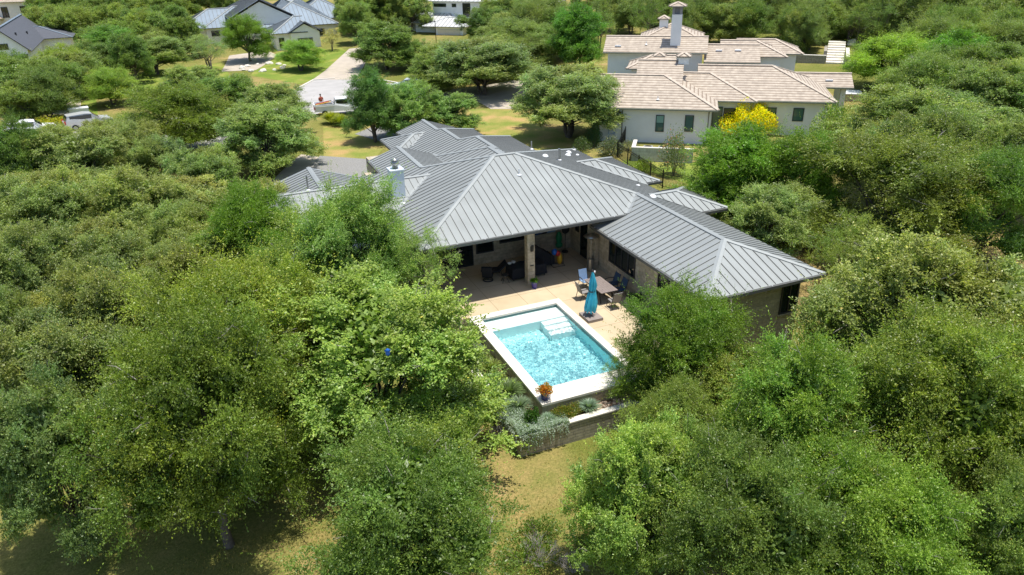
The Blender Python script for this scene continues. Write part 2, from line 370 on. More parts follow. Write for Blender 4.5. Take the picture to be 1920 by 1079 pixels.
# roof faces: slab with standing seams / tile uv
def roof_plane(P):
    n = Vector((0, 0, 0)); P = [Vector(p) for p in P]
    for i in range(len(P)): n += P[i].cross(P[(i+1) % len(P)])
    n.normalize()
    if n.z < 0: n = -n; P = P[::-1]
    v = Vector((0, 0, 1)) - n*n.z; v.normalize(); u = v.cross(n); u.normalize()
    return P, n, u, v
def roof_face(mb, P, seams=0.434, th=0.10, mi=0, smi=1, sw=0.018, sh=0.04, seed_off=0.0):
    P, n, u, v = roof_plane(P)
    k = len(P); B = [p - Vector((0, 0, th)) for p in P]
    uv = [(p.dot(u), p.dot(v)) for p in P]
    mb.add([tuple(p) for p in P+B], [tuple(range(k)), tuple(range(2*k-1, k-1, -1))], mi, [uv, uv[::-1]])
    mb.add([tuple(p) for p in P+B], [(i, i+k, (i+1) % k+k, (i+1) % k) for i in range(k)], 2)
    if not seams: return
    us = [a for a, b in uv]; s0 = math.ceil((min(us)+0.05-seed_off)/seams)*seams+seed_off
    d0 = P[0].dot(n)
    while s0 < max(us)-0.04:
        xs = []
        for i in range(k):
            a, b = uv[i], uv[(i+1) % k]
            if (a[0]-s0)*(b[0]-s0) < 0:
                t = (s0-a[0])/(b[0]-a[0]); xs.append(a[1]+t*(b[1]-a[1]))
        xs.sort()
        for i in range(0, len(xs)-1, 2):
            lo, hi = xs[i]+0.03, xs[i+1]-0.12
            if hi-lo > 0.1:
                pa = u*s0+v*lo+n*(d0+sh/2); pb = u*s0+v*hi+n*(d0+sh/2)
                mb.beam(pa, pb, sw, sh, smi, up=n)
        s0 += seams
def ridge_cap(mb, a, b, w=0.15, h=0.055, drop=0.045, mi=3):
    a = Vector(a); b = Vector(b); d = b-a; d.normalize(); r = d.cross(Vector((0, 0, 1))); r.normalize()
    up = Vector((0, 0, h)); dn = Vector((0, 0, h-drop)); lo = Vector((0, 0, -0.03))
    P = []
    for p in (a-d*0.02, b+d*0.02): P += [p+up, p+r*w+dn, p-r*w+dn, p+r*w+lo, p-r*w+lo]
    mb.add([tuple(p) for p in P], [(0, 5, 6, 1), (0, 2, 7, 5), (1, 6, 8, 3), (2, 4, 9, 7), (0, 1, 3, 4, 2), (5, 7, 9, 8, 6)], mi)

# ------------------------------------------------------------------ ground and paved areas
def ground():
    xs = np.concatenate([np.linspace(-420, -70, 16)[:-1], np.linspace(-70, 110, 181)[:-1], np.linspace(110, 520, 18), [-4.3, .5, -5.7, 4.8]]); xs = np.unique(np.round(xs, 3))
    ys = np.concatenate([np.linspace(-120, -40, 10)[:-1], np.linspace(-40, 140, 181)[:-1], np.linspace(140, 700, 20), [-10.5, -2.0]]); ys = np.unique(np.round(ys, 3))
    mb_v = [(x, y, terrain(x, y)) for y in ys for x in xs]; nx = len(xs)
    F = [(j*nx+i, j*nx+i+1, (j+1)*nx+i+1, (j+1)*nx+i) for j in range(len(ys)-1) for i in range(nx-1)
         if not (-4.4 < (xs[i]+xs[i+1])/2 < .6 and -10.6 < (ys[j]+ys[j+1])/2 < -1.9)]
    me = bpy.data.meshes.new('ground'); me.from_pydata(mb_v, [], F); me.materials.append(M['ground'])
    me.polygons.foreach_set('use_smooth', [True]*len(F)); me.update()
    o = bpy.data.objects.new('ground', me); COL.objects.link(o); struct(o)
ground()

def patch(name, pts, mat, lift, kind='structure', n=10):
    """thin sheet that follows the ground, outlined by world points, filled with a fine grid"""
    xs = [p[0] for p in pts]; ys = [p[1] for p in pts]
    bm = bmesh.new(); vs = [bm.verts.new((p[0], p[1], 0)) for p in pts]; bm.faces.new(vs)
    step = max(1.0, max(max(xs)-min(xs), max(ys)-min(ys))/n)
    for ax, lo, hi in ((0, min(xs), max(xs)), (1, min(ys), max(ys))):
        t = math.floor(lo)+step
        while t < hi:
            co = (t, 0, 0) if ax == 0 else (0, t, 0); no = (1, 0, 0) if ax == 0 else (0, 1, 0)
            bmesh.ops.bisect_plane(bm, geom=bm.verts[:]+bm.edges[:]+bm.faces[:], plane_co=co, plane_no=no); t += step
    for v in bm.verts: v.co.z = terrain(v.co.x, v.co.y)+lift
    bm.normal_update()
    for f in bm.faces:
        if f.normal.z < 0: f.normal_flip()
    me = bpy.data.meshes.new(name); bm.to_mesh(me); bm.free(); me.materials.append(mat)
    o = bpy.data.objects.new(name, me); COL.objects.link(o); o['kind'] = kind; return o
def px(*pts): return [at(*p) for p in pts]

patch('lawn', px((607, 300), (606, 238), (640, 236), (720, 252), (735, 262), (700, 300), (640, 296)), M['yardlawn'], 0.012)
patch('lawn', px((850, 262), (880, 205), (960, 205), (1000, 215), (1110, 290), (1000, 282), (900, 262)), M['yardlawn'], 0.012)
patch('lawn', px((1150, 330), (1170, 300), (1420, 310), (1440, 345), (1300, 350), (1210, 320)), M['lawn'], 0.012)
patch('lawn', px((470, 142), (490, 112), (520, 100), (640, 90), (652, 98), (600, 150), (560, 158)), M['lawn'], 0.012)
patch('lawn', px((240, 160), (270, 135), (420, 118), (440, 165), (330, 175)), M['lawn'], 0.012)
patch('lawn', px((140, 230), (155, 190), (180, 186), (185, 225)), M['lawn'], 0.012)
patch('lawn', px((750, 140), (800, 112), (860, 125), (880, 160), (800, 158)), M['lawn'], 0.012)
patch('lawn', px((860, 178), (885, 150), (960, 150), (950, 165), (890, 176)), M['yardlawn'], 0.020)
patch('gravel_drive', px((520, 380), (600, 293), (700, 300), (760, 340), (720, 380)), M['gravelroad'], 0.030)
patch('gravel_drive', px((665, 252), (700, 238), (760, 240), (735, 262), (720, 268)), M['gravelroad'], 0.030)
patch('path', px((470, 380), (545, 305), (565, 290), (606, 296), (640, 325), (560, 380)), M['concrete'], 0.022)
patch('road', px((560, 165), (590, 150), (655, 146), (760, 160), (790, 190), (700, 215), (600, 212), (540, 190)), M['road'], 0.022)
patch('road', px((0, 330), (0, 258), (90, 246), (230, 232), (400, 212), (560, 168), (600, 212), (480, 262), (250, 300)), M['road'], 0.016)
patch('driveway', px((586, 150), (655, 92), (700, 88), (668, 150)), M['concrete'], 0.030)
patch('driveway', px((780, 195), (850, 168), (970, 150), (1000, 160), (960, 205), (920, 205), (890, 188)), M['concrete'], 0.030)
patch('driveway', px((415, 135), (430, 105), (500, 95), (520, 104), (480, 132)), M['concrete'], 0.030)
patch('path', px((100, 215), (128, 150), (155, 150), (150, 215)), M['tan'], 0.016)
patch('path', px((1480, 122), (1600, 120), (1610, 136), (1490, 137)), M['ground'], 0.010)
patch('path', px((1700, 320), (1740, 280), (1920, 285), (1920, 320)), M['concrete'], 0.012)
patch('path', px((1490, 440), (1530, 405), (1640, 405), (1620, 435)), M['tan'], 0.012)
# kerbs of the cul-de-sac
def kerb(pts):
    mb = MB(); P = [Vector(at(*p)) for p in pts]
    for a, b in zip(P, P[1:]): mb.beam(a+Vector((0, 0, .05)), b+Vector((0, 0, .05)), .25, .16)
    struct(mb.build('kerb', M['coping']))
kerb([(540, 192), (560, 166), (588, 151), (628, 148)]); kerb([(668, 150), (720, 152), (765, 160), (792, 188)])

# ------------------------------------------------------------------ the grey metal-roofed house
m_ = 0.3315
house = thing('metal_roof_house', 'rambling single-storey limestone house with grey standing seam hip roofs behind the pool', 'house', (0, 0, 0))
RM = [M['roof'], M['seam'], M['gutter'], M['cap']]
SW = (-6.42, -.35, 3.6); A = (.58, 6.65, 5.92); B = (1.95, 6.65, 5.92); Hh = (7.355, 1.245, 4.128); WR = (7.355, -6.895, 4.129)
main = MB()
roof_face(main, [SW, (5.76, -.35, 3.6), Hh, B, A])
roof_face(main, [B, Hh, WR, (10.76, -10.3, 3.0), (10.76, 15.46, 3.0)])
roof_face(main, [A, B, (10.76, 15.46, 3.0), (-2.94, 15.46, 3.0), (-2.94, 10.17, 4.753)])
roof_face(main, [SW, A, (-2.94, 10.17, 4.753), (-2.94, 15.9, 4.753), (-5.07, 15.9, 4.047), (-5.07, 12.5, 4.047), (-6.42, 13.85, 3.6)])
roof_face(main, [(3.95, -10.3, 3), (10.76, -10.3, 3), WR])
roof_face(main, [(3.95, -10.3, 3), WR, Hh, (5.76, -.35, 3.6), (5.76, .45, 3.6), (3.95, .45, 3)])
# garage gable and the stepped ridges towards the street
roof_face(main, [(-2.94, 10.17, 4.753), (-.43, 10.17, 3.92), (-.43, 15.9, 3.92), (-2.94, 15.9, 4.753)])
roof_face(main, [(-.43, 8, 3.96), (2.49, 8, 4.93), (2.49, 12.2, 4.93), (-.43, 15.12, 3.96)])
roof_face(main, [(2.49, 8, 4.93), (2.49, 12.2, 4.93), (5, 14.71, 4.1), (5, 8, 4.1)], seams=0)
roof_face(main, [(-.43, 9, 3.92), (2.72, 9, 4.964), (2.72, 15.26, 4.964), (1.74, 16.24, 4.639), (1.74, 19.96, 4.639), (1.4, 20.3, 4.527), (1.4, 24.1, 4.527), (-.8, 24.1, 3.797), (-.8, 21, 3.797), (-2.2, 21, 3.333), (-2.2, 15.93, 3.333), (-.43, 15.93, 3.92)])
roof_face(main, [(2.72, 9, 4.964), (7.14, 9, 3.499), (7.14, 19.68, 3.499), (2.72, 15.26, 4.964)])
roof_face(main, [(2.72, 15.26, 4.964), (7.14, 19.68, 3.499), (1.74, 19.68, 3.499), (1.74, 16.24, 4.639)], seams=0)
roof_face(main, [(1.74, 14, 4.639), (5.6, 14, 3.359), (5.6, 23.82, 3.359), (1.74, 19.96, 4.639)])
roof_face(main, [(1.74, 19.96, 4.639), (5.6, 23.82, 3.359), (1.4, 23.82, 3.359), (1.4, 20.3, 4.527)], seams=0)
roof_face(main, [(1.4, 18, 4.527), (1.4, 24.1, 4.527), (3.96, 24.1, 3.678), (3.96, 18, 3.678)])
roof_face(main, [(-2.37, 19.01, 3.55), (-2.37, 23.17, 3.55), (-.29, 21.09, 4.24)])
roof_face(main, [(-2.37, 19.01, 3.55), (-.29, 21.09, 4.24), (.62, 21.09, 4.24), (.62, 19.01, 3.55)])
roof_face(main, [(-2.37, 23.17, 3.55), (-.29, 21.09, 4.24), (.62, 21.09, 4.24), (.62, 23.17, 3.55)], seams=0)
# two hips on the east side
for (x0, yr, zr, xe, ze) in ((7.2, 8.66, 4.15, 8.68, 3.1), (8.3, 1.56, 3.77, 10.34, 3.04)):
    t = (zr-ze)/m_
    roof_face(main, [(x0, yr, zr), (xe, yr, zr), (xe+t, yr-t, ze), (x0, yr-t, ze)])
    roof_face(main, [(xe, yr, zr), (xe+t, yr+t, ze), (xe+t, yr-t, ze)])
    roof_face(main, [(x0, yr, zr), (xe, yr, zr), (xe+t, yr+t, ze), (x0, yr+t, ze)])
# west wing with its long ridge, and the cross gable
roof_face(main, [(-2.96, 8.48, 4.74), (-6.42, 5.04, 3.6), (-6.42, 2.95, 2.907), (-14.3, 2.95, 2.907), (-14.3, 8.48, 4.74)])
roof_face(main, [(-3.0, 8.48, 4.74), (-14.3, 8.48, 4.74), (-14.3, 12.0, 3.57), (-6.5, 12.0, 3.57)])
roof_face(main, [(-9.48, 8.48, 4.74), (-9.48, 13.48, 4.74), (-12.2, 13.48, 3.84), (-12.2, 8.9, 3.84)])
roof_face(main, [(-9.48, 8.48, 4.74), (-9.48, 13.48, 4.74), (-6.6, 13.48, 3.785), (-6.6, 9.2, 3.785)])
caps = [(A, SW), (A, B), (B, Hh), (Hh, WR), (WR, (3.95, -10.3, 3)), (WR, (10.76, -10.3, 3)), (A, (-2.94, 10.17, 4.753)), (B, (10.76, 15.46, 3)),
        ((-2.94, 10.17, 4.753), (-2.94, 15.9, 4.753)), ((2.49, 9.5, 4.93), (2.49, 12.2, 4.93)), ((2.49, 12.2, 4.93), (-.43, 15.12, 3.96)),
        ((2.72, 11.5, 4.964), (2.72, 15.26, 4.964)), ((2.72, 15.26, 4.964), (1.74, 16.24, 4.639)), ((1.74, 16.24, 4.639), (1.74, 19.96, 4.639)),
        ((1.74, 19.96, 4.639), (1.4, 20.3, 4.527)), ((1.4, 20.3, 4.527), (1.4, 24.1, 4.527)), ((2.72, 15.26, 4.964), (7.14, 19.68, 3.499)), ((1.74, 19.96, 4.639), (5.6, 23.82, 3.359)),
        ((-.29, 21.09, 4.24), (-2.37, 19.01, 3.55)), ((-.29, 21.09, 4.24), (-2.37, 23.17, 3.55)), ((-.29, 21.09, 4.24), (.62, 21.09, 4.24)),
        ((7.3, 8.66, 4.15), (8.68, 8.66, 4.15)), ((8.68, 8.66, 4.15), (11.85, 5.49, 3.1)), ((8.68, 8.66, 4.15), (11.85, 11.83, 3.1)),
        ((8.45, 1.56, 3.77), (10.34, 1.56, 3.77)), ((10.34, 1.56, 3.77), (12.54, -.64, 3.04)), ((10.34, 1.56, 3.77), (12.54, 3.76, 3.04)),
        ((-2.98, 8.48, 4.74), (-14.3, 8.48, 4.74)), ((-9.48, 8.5, 4.74), (-9.48, 13.48, 4.74))]
for a, b in caps: ridge_cap(main, a, b)
# valley flashings, a flat pale strip in each valley
def valley(a, b, off=0.03, w=0.16):
    a = Vector(a); b = Vector(b); d = (b-a).normalized(); r = d.cross(Vector((0, 0, 1))).normalized(); z = Vector((0, 0, 1))
    P = [a+r*w+z*(off+w*.23), a+z*off, a-r*w+z*(off+w*.23), b+r*w+z*(off+w*.23), b+z*off, b-r*w+z*(off+w*.23)]
    main.add([tuple(p) for p in P], [(0, 1, 4, 3), (1, 2, 5, 4)], 3)
valley(Hh, (5.76, -.35, 3.6)); valley((-2.96, 8.48, 4.74), (-6.42, 5.04, 3.6)); valley((7.5, 8.4, 4.08), (10.75, 5.2, 3.0)); valley((8.6, 1.5, 3.72), (10.75, -.65, 3.0)); valley((-.43, 10.2, 3.92), (-.43, 15.9, 3.92)); valley((.62, 21.0, 4.23), (-.9, 19.3, 3.72))
roof_o = main.build('roof', RM, house)
# eaves: gutters with straps, soffits
def gutter(a, b, strap=1.55):
    g = MB()
    a = Vector(a); b = Vector(b); d = (b-a).normalized(); r = d.cross(Vector((0, 0, 1))).normalized()
    g.beam(a+r*.06-Vector((0, 0, .085)), b+r*.06-Vector((0, 0, .085)), .13, .15)
    go = g.build('gutter', M['gutter'], roof_o)
    L = (b-a).length; t = .5
    while t < L:
        p = a+d*t+r*.06; st = MB(); st.box(p.x-.035, p.x+.035, p.y-.035, p.y+.035, p.z-.02, p.z+.012); st.build('gutter_strap', M['strap'], go); t += strap
gutter(SW, (5.76, -.35, 3.6)); gutter((3.95, -10.3, 3), (10.76, -10.3, 3)); gutter((3.95, .45, 3), (3.95, -10.3, 3)); gutter((-6.42, 5, 3.6), SW)
gutter((10.76, 5.4, 3.1), (11.9, 5.4, 3.1)); gutter((10.7, -.7, 3.04), (12.55, -.7, 3.04)); gutter((-5.07, 15.9, 4.04), (-5.07, 12.5, 4.04)); gutter((-2.37, 23.2, 3.55), (-2.37, 19, 3.55))
gutter((-.8, 24.1, 3.79), (-.8, 23.2, 3.79)); gutter((-14.3, 2.95, 2.9), (-6.42, 2.95, 2.9))
s = MB(); s.box(-6.3, 5.3, -.25, 4.44, 3.40, 3.46); s.box(4.0, 4.74, -10.2, .4, 2.86, 2.90); s.box(4.76, 10.7, -10.2, -9.62, 2.86, 2.90); s.box(10.07, 10.7, -9.6, 15.3, 2.86, 2.9)
s.build('soffit', M['soffit'], house)
w = MB()
w.box(-5.7, 4.74, 4.45, 14.8, -.05, 3.52); w.box(4.75, 10.05, -9.6, 14.8, -1.9, 2.97); w.box(4.2, 4.74, 1.02, 1.3, -.05, 3.05)
w.box(-4.6, 6.4, 14.82, 19.0, -.05, 3.45); w.box(-.2, 5.0, 19.02, 23.2, -.05, 3.3); w.box(-1.8, -.22, 19.6, 22.6, -.05, 3.42)
w.box(10.07, 11.2, 6.1, 11.2, -.05, 3.0); w.box(10.07, 11.9, 0.0, 3.1, -.05, 2.95)
w.box(-13.7, -5.72, 4.47, 11.2, -.05, 3.3); w.box(-11.6, -7.2, 11.22, 13.0, -.05, 3.7)
w.box(-9.48-.03, -9.48+.03, 13.03, 13.3, 3.0, 4.6)
# plinth below the wing where the ground falls away
wo = w.build('wall', M['stone'], house)
for q in ((-.01, .43, .49, .90, -.02, 3.15), (-5.9, -5.46, .49, .90, -.02, 3.15), (4.44, 4.72, .86, 1.0, -.02, 3.0)):
    c = MB(); c.box(*q); c.build('patio_column', M['stone'], house)
b_ = MB(); b_.box(-6.1, 4.6, .52, .88, 3.16, 3.395); b_.build('beam', M['stone'], house)
for x0, z in ((.24, 2.15),):
    q = MB(); q.box(x0-.08, x0+.08, .40, .488, z-.12, z+.18); q.tube([(x0, .36, z+.02), (x0, .36, z+.26)], .07, 8); q.build('wall_lantern', M['bronze'], house)
    q = MB(); q.box(x0-.1, x0+.1, .455, .488, z-1.02, z-.96); q.build('outlet_cover', M['bronze'], house)

def window(parent, o, ux, n, w_, h, z, panes=1, fr=.07, gm='glass', fm='darktrim', depth_=.07, sill=None):
    """window on a wall: o = lower-left corner on the wall face (x,y), ux = unit along wall, n = outward normal"""
    o = Vector((o[0], o[1], 0)); ux = Vector((*ux, 0)); n = Vector((*n, 0)); Z = Vector((0, 0, 1))
    f = MB(); gl = MB()
    def bar(a0, a1, z0, z1, d0, d1, mb):
        P = []
        for zz in (z0, z1):
            for aa, dd in ((a0, d0), (a1, d0), (a1, d1), (a0, d1)): P.append(tuple(o+ux*aa+n*dd+Z*zz))
        mb.add(P, [(0, 3, 2, 1), (4, 5, 6, 7), (0, 1, 5, 4), (1, 2, 6, 5), (2, 3, 7, 6), (3, 0, 4, 7)])
    bar(0, w_, z, z+fr, -.06, depth_, f); bar(0, w_, z+h-fr, z+h, -.06, depth_, f)
    for i in range(panes+1):
        a = (w_-fr)*i/panes; bar(a, a+fr, z+fr, z+h-fr, -.06, depth_-.004, f)
    bar(fr*.5, w_-fr*.5, z+fr*.5, z+h-fr*.5, -.05, .02, gl)
    fo = f.build('window', M[fm], parent); gl.build('pane', M[gm], fo)
    if sill:
        sb = MB(); bar(-.06, w_+.06, z-.09, z-.002, .002, .1, sb); sb.build('sill', M[sill], fo)
    return fo
# wing windows (west face), end window and others
window(house, (4.75, -.35), (0, -1), (-1, 0), 2.75, 1.5, .93, 4)
window(house, (4.75, -5.3), (0, -1), (-1, 0), 1.0, 1.7, .93, 1)
window(house, (4.75, -6.6), (0, -1), (-1, 0), 1.0, 1.7, .93, 1)
window(house, (8.9, -9.6), (1, 0), (0, -1), 1.05, 1.75, .85, 2, sill='stone')
window(house, (-1.62, 4.45), (1, 0), (0, -1), 1.13, .9, .71+.0, 1)
window(house, (-.1, 4.45), (1, 0), (0, -1), 1.7, .55, 1.11, 1)
window(house, (2.2, 4.45), (1, 0), (0, -1), 1.1, .55, 1.25, 1)
window(house, (4.74, 3.75), (0, -1), (-1, 0), .42, 1.15, 1.4, 1)
def door(parent, o, ux, n, w_, h, panels=1, name='glass_door'):
    fo = window(parent, o, ux, n, w_, h, 0.02, panels, .06, 'glass', 'darktrim', .05); fo.name = name; return fo
door(house, (-4.6, 4.45), (1, 0), (0, -1), 2.8, 2.4, 3); door(house, (4.74, 3.1), (0, -1), (-1, 0), 1.75, 2.45, 2)
door(house, (-12.2, 4.47), (1, 0), (0, -1), 2.2, 2.2, 2)
window(house, (-9.2, 4.47), (1, 0), (0, -1), 1.6, 1.3, .9, 2)

# chimney (zinc clad box with round cap)
ch = MB(); x0, x1, y0, y1 = -5.78, -5.02, 6.75, 7.58
ch.box(x0, x1, y0, y1, 3.9, 5.72); cho = ch.build('chimney', M['whitemetal'], roof_o)
cp = MB(); cp.box(x0-.05, x1+.05, y0-.05, y1+.05, 5.722, 5.79); cp.build('chimney_cap', M['whitemetal'], cho)
fl = MB(); fl.lathe([(0, 5.79), (.17, 5.79), (.17, 6.02), (.24, 6.04), (.24, 6.20), (.19, 6.22), (.19, 6.27), (.25, 6.28), (.25, 6.32), (.0, 6.40)], ((x0+x1)/2, (y0+y1)/2, 0)); fl.build('flue', M['steel'], cho, True)
sk = MB(); sk.box(x0-.12, x1+.12, y0-.16, y0-.003, 3.98, 4.16); sk.build('flashing', M['cap'], cho)
# plumbing vents and pipe stacks
def vent(x, y, z, h=.3, r=.035, m1='steel', base=True):
    v = MB()
    if base: v.lathe([(.0, .0), (.16, .0), (.14, .05), (.06, .09), (.05, .12)], (x, y, z-.02), 12)
    o = v.build('pipe_vent', M['white'], roof_o, True)
    p = MB(); p.tube([(x, y, z), (x, y, z+h)], r, 8); p.build('pipe', M[m1], o)
for a in ((1.28, 4.45, 5.19, .38, .03, 'white'), (5.53, 7.69, 4.74, .75, .085), (10.18, 14.51, 3.2, .25), (9.32, 4.17, 3.48, .35, .03), (9.22, 12.17, 3.52, .22), (6.81, 14.78, 3.62, .6, .05), (-5.9, 9.5, 3.82, .4, .03), (-5.35, 6.1, 3.97, .4, .03, 'white'), (-10.2, 9.4, 4.5, .9, .05)): vent(*a)
def box_vent(x, y, z):
    v = MB(); v.lathe([(.22, .0), (.22, .03), (.18, .09), (.09, .15), (0, .17)], (x, y, z-.01), 12); v.build('roof_vent', M['white'], roof_o, True)
for a in ((4.6, 7.86, 5.05), (8.58, 12.28, 3.73), (7.74, 10.77, 4.01), (8.32, .96, 3.82)): box_vent(*a)

# ------------------------------------------------------------------ pool, deck, planter
deck = MB()
for (x0, x1, y0, y1) in ((-5.9, 4.74, -1.86, 4.44), (.75, 4.74, -10.6, -1.861), (-13.6, -5.901, -.6, 4.44)):
    deck.box(x0, x1, y0, y1, -2.2, 0.0)
dk = struct(deck.build('patio_deck', M['deck']))
PX0, PX1, PY0, PY1 = -3.92, .37, -9.55, -2.33
pool = thing('swimming_pool', 'rectangular raised swimming pool with pale coping and rippling turquoise water', 'pool', (0, 0, 0))
cp = MB()
cp.box(-4.42, PX1+.38, PY1, -1.862, -.06, .045); cp.box(-4.42, PX0, PY0, PY1-.001, -.06, .045); cp.box(PX1, PX1+.38, PY0, PY1-.001, -.06, .045); cp.box(-4.42, PX1+.38, -10.68, PY0-.001, -.06, .045)
cpo = cp.build('coping', M['coping'], pool)
pw = MB(); pw.box(-4.38, PX0-.02, -10.62, -1.9, -1.9, -.061); pw.box(PX0-.019, PX1+.36, -10.62, PY0-.02, -1.9, -.061); pw.build('outer_wall', M['stone'], pool)
m, nt, b = new_mat('pool_plaster'); tcx = N(nt, 'TexCoord'); nz = N(nt, 'TexNoise', Scale=2.0, Detail=6.0); nt.links.new(tcx.outputs['Object'], nz.inputs['Vector'])
rr = ramp(nt, [(0.3, (0.42, 0.84, 0.86)), (0.7, (0.53, 0.93, 0.94))]); nt.links.new(nz.outputs['Fac'], rr.inputs[0]); nt.links.new(rr.outputs[0], b.inputs['Base Color']); b.inputs['Roughness'].default_value = .8
M['plaster'] = m; M['plasterwhite'] = simple('white_plaster_shelf', (0.90, 0.93, 0.91), .8, 0, .03, 2)
M['tealtile'] = simple('waterline_tile', (0.05, 0.14, 0.14), .3, 0, .3, 12)
D = -1.35
ps = MB()
ps.box(PX0-.02, PX0, PY0, PY1, D, -.061); ps.box(PX1, PX1+.02, PY0, PY1, D, -.061); ps.box(PX0-.02, PX1+.02, PY0-.02, PY0, D, -.061); ps.box(PX0-.02, PX1+.02, PY1, PY1+.02, D, -.061); ps.box(PX0-.02, PX1+.02, PY0-.02, PY1+.02, D-.1, D-.001)
ps.build('basin', M['plaster'], pool)
sh = MB(); sh.box(PX0+.002, PX1-.002, -3.42, PY1-.002, D+.002, -.25); sh.build('tanning_shelf', M['plasterwhite'], pool)
stp = MB()
for i in range(3): stp.box(-1.05-.0+.0*i, PX1-.003-.0, -3.42-.42*(i+1), -3.42-.42*i-.002, D+.003, -.25-.17*(i+1))
stp.build('step', M['plasterwhite'], pool)
tt = MB(); tt.box(PX0, PX1, PY1-.012, PY1-.003, -.28, -.062); tt.box(PX1-.012, PX1-.003, PY0+.01, PY1-.013, -.28, -.062); tt.box(PX0+.003, PX0+.012, PY0+.01, PY1-.013, -.28, -.062); tt.box(PX0+.013, PX1-.013, PY0+.003, PY0+.012, -.28, -.062)
tt.build('waterline_tile', M['tealtile'], pool)
# water: a finely waved surface over the basin
def water():
    nx, ny = 250, 400; rng = random.Random(5); waves = []
    for i in range(34):
        a = rng.uniform(0, math.pi*2); lam = rng.uniform(.11, .34); waves.append((math.cos(a)*2*math.pi/lam, math.sin(a)*2*math.pi/lam, rng.uniform(0, 6.28), lam*.0046))
    X, Y = np.meshgrid(np.linspace(PX0+.001, PX1-.001, nx), np.linspace(PY0+.001, PY1-.001, ny))
    Z = np.zeros_like(X)
    for kx, ky, p, a in waves: Z += a*np.sin(kx*X+ky*Y+p+0.6*np.sin(.7*kx*Y))
    calm = 0.12+0.88*np.clip((-3.2-Y)/1.5, 0, 1); Z = Z*calm-.13
    co = np.stack([X, Y, Z], -1).reshape(-1, 3); idx = np.arange(nx*ny).reshape(ny, nx)
    q = np.stack([idx[:-1, :-1], idx[:-1, 1:], idx[1:, 1:], idx[1:, :-1]], -1).reshape(-1, 4)
    me = bpy.data.meshes.new('water'); me.vertices.add(len(co)); me.vertices.foreach_set('co', co.ravel())
    me.loops.add(q.size); me.loops.foreach_set('vertex_index', q.ravel()); me.polygons.add(len(q)); me.polygons.foreach_set('loop_start', np.arange(0, q.size, 4)); me.polygons.foreach_set('loop_total', np.full(len(q), 4))
    me.polygons.foreach_set('use_smooth', np.ones(len(q), bool)); me.update(calc_edges=True)
    return me
WATER_REAL = True
wm = bpy.data.materials.new('pool_water'); wm.use_nodes = True; nt = wm.node_tree; nt.nodes.clear()
o_ = N(nt, 'OutputMaterial'); gl = N(nt, 'BsdfRefraction' if WATER_REAL else 'BsdfTransparent')
gl.inputs['Color'].default_value = (0.94, 0.995, 1.0, 1)
if WATER_REAL: gl.inputs['IOR'].default_value = 1.33; gl.inputs['Roughness'].default_value = 0.0
gs = N(nt, 'BsdfGlossy', Roughness=0.04); fr = N(nt, 'Fresnel', IOR=1.33); mx = N(nt, 'MixShader')
nt.links.new(fr.outputs[0], mx.inputs[0]); nt.links.new(gl.outputs[0], mx.inputs[1]); nt.links.new(gs.outputs[0], mx.inputs[2]); nt.links.new(mx.outputs[0], o_.inputs[0])
wmesh = water(); wmesh.materials.append(wm); wob = bpy.data.objects.new('water', wmesh); COL.objects.link(wob); wob.parent = pool
if WATER_REAL:
    wob.cycles.is_caustics_caster = True; sl.cycles.is_caustics_light = True
    for o in pool.children:
        if o is not wob: o.cycles.is_caustics_receiver = True

# ------------------------------------------------------------------ leaves for shrubs and pots (shared by the trees below)
def leaf_mesh(name, centers, dirs, sizes, tints, rng, flat=0.45, asp=0.5, mat='leaf'):
    """one rhombus leaf per entry: centre, pointing direction, length, tint rgb"""
    n = len(centers)
    d = dirs/np.maximum(1e-6, np.linalg.norm(dirs, axis=1, keepdims=True))
    up = rng.normal(size=(n, 3))*(1-flat)+np.array([0, 0, 1.0])*flat*1.6
    r = np.cross(d, up); r /= np.maximum(1e-6, np.linalg.norm(r, axis=1, keepdims=True))
    L = sizes[:, None]; W = L*asp
    v = np.stack([centers-d*L*.5, centers+r*W*.5, centers+d*L*.5, centers-r*W*.5], 1).reshape(-1, 3)
    me = bpy.data.meshes.new(name); me.vertices.add(4*n); me.vertices.foreach_set('co', v.astype(np.float32).ravel())
    me.loops.add(4*n); me.loops.foreach_set('vertex_index', np.arange(4*n, dtype=np.int32)); me.polygons.add(n)
    me.polygons.foreach_set('loop_start', np.arange(0, 4*n, 4, dtype=np.int32)); me.polygons.foreach_set('loop_total', np.full(n, 4, dtype=np.int32))
    ca = me.color_attributes.new('tint', 'FLOAT_COLOR', 'POINT')
    c = np.ones((n, 4, 4), np.float32); c[:, :, :3] = tints[:, None, :]; ca.data.foreach_set('color', c.ravel())
    me.update(calc_edges=True); me.materials.append(M[mat]); return me
def obj(name, me, parent=None, loc=None, color=None):
    o = bpy.data.objects.new(name, me); COL.objects.link(o)
    if parent: o.parent = parent
    if loc: o.location = loc
    if color: o.color = (*color, 1)
    return o
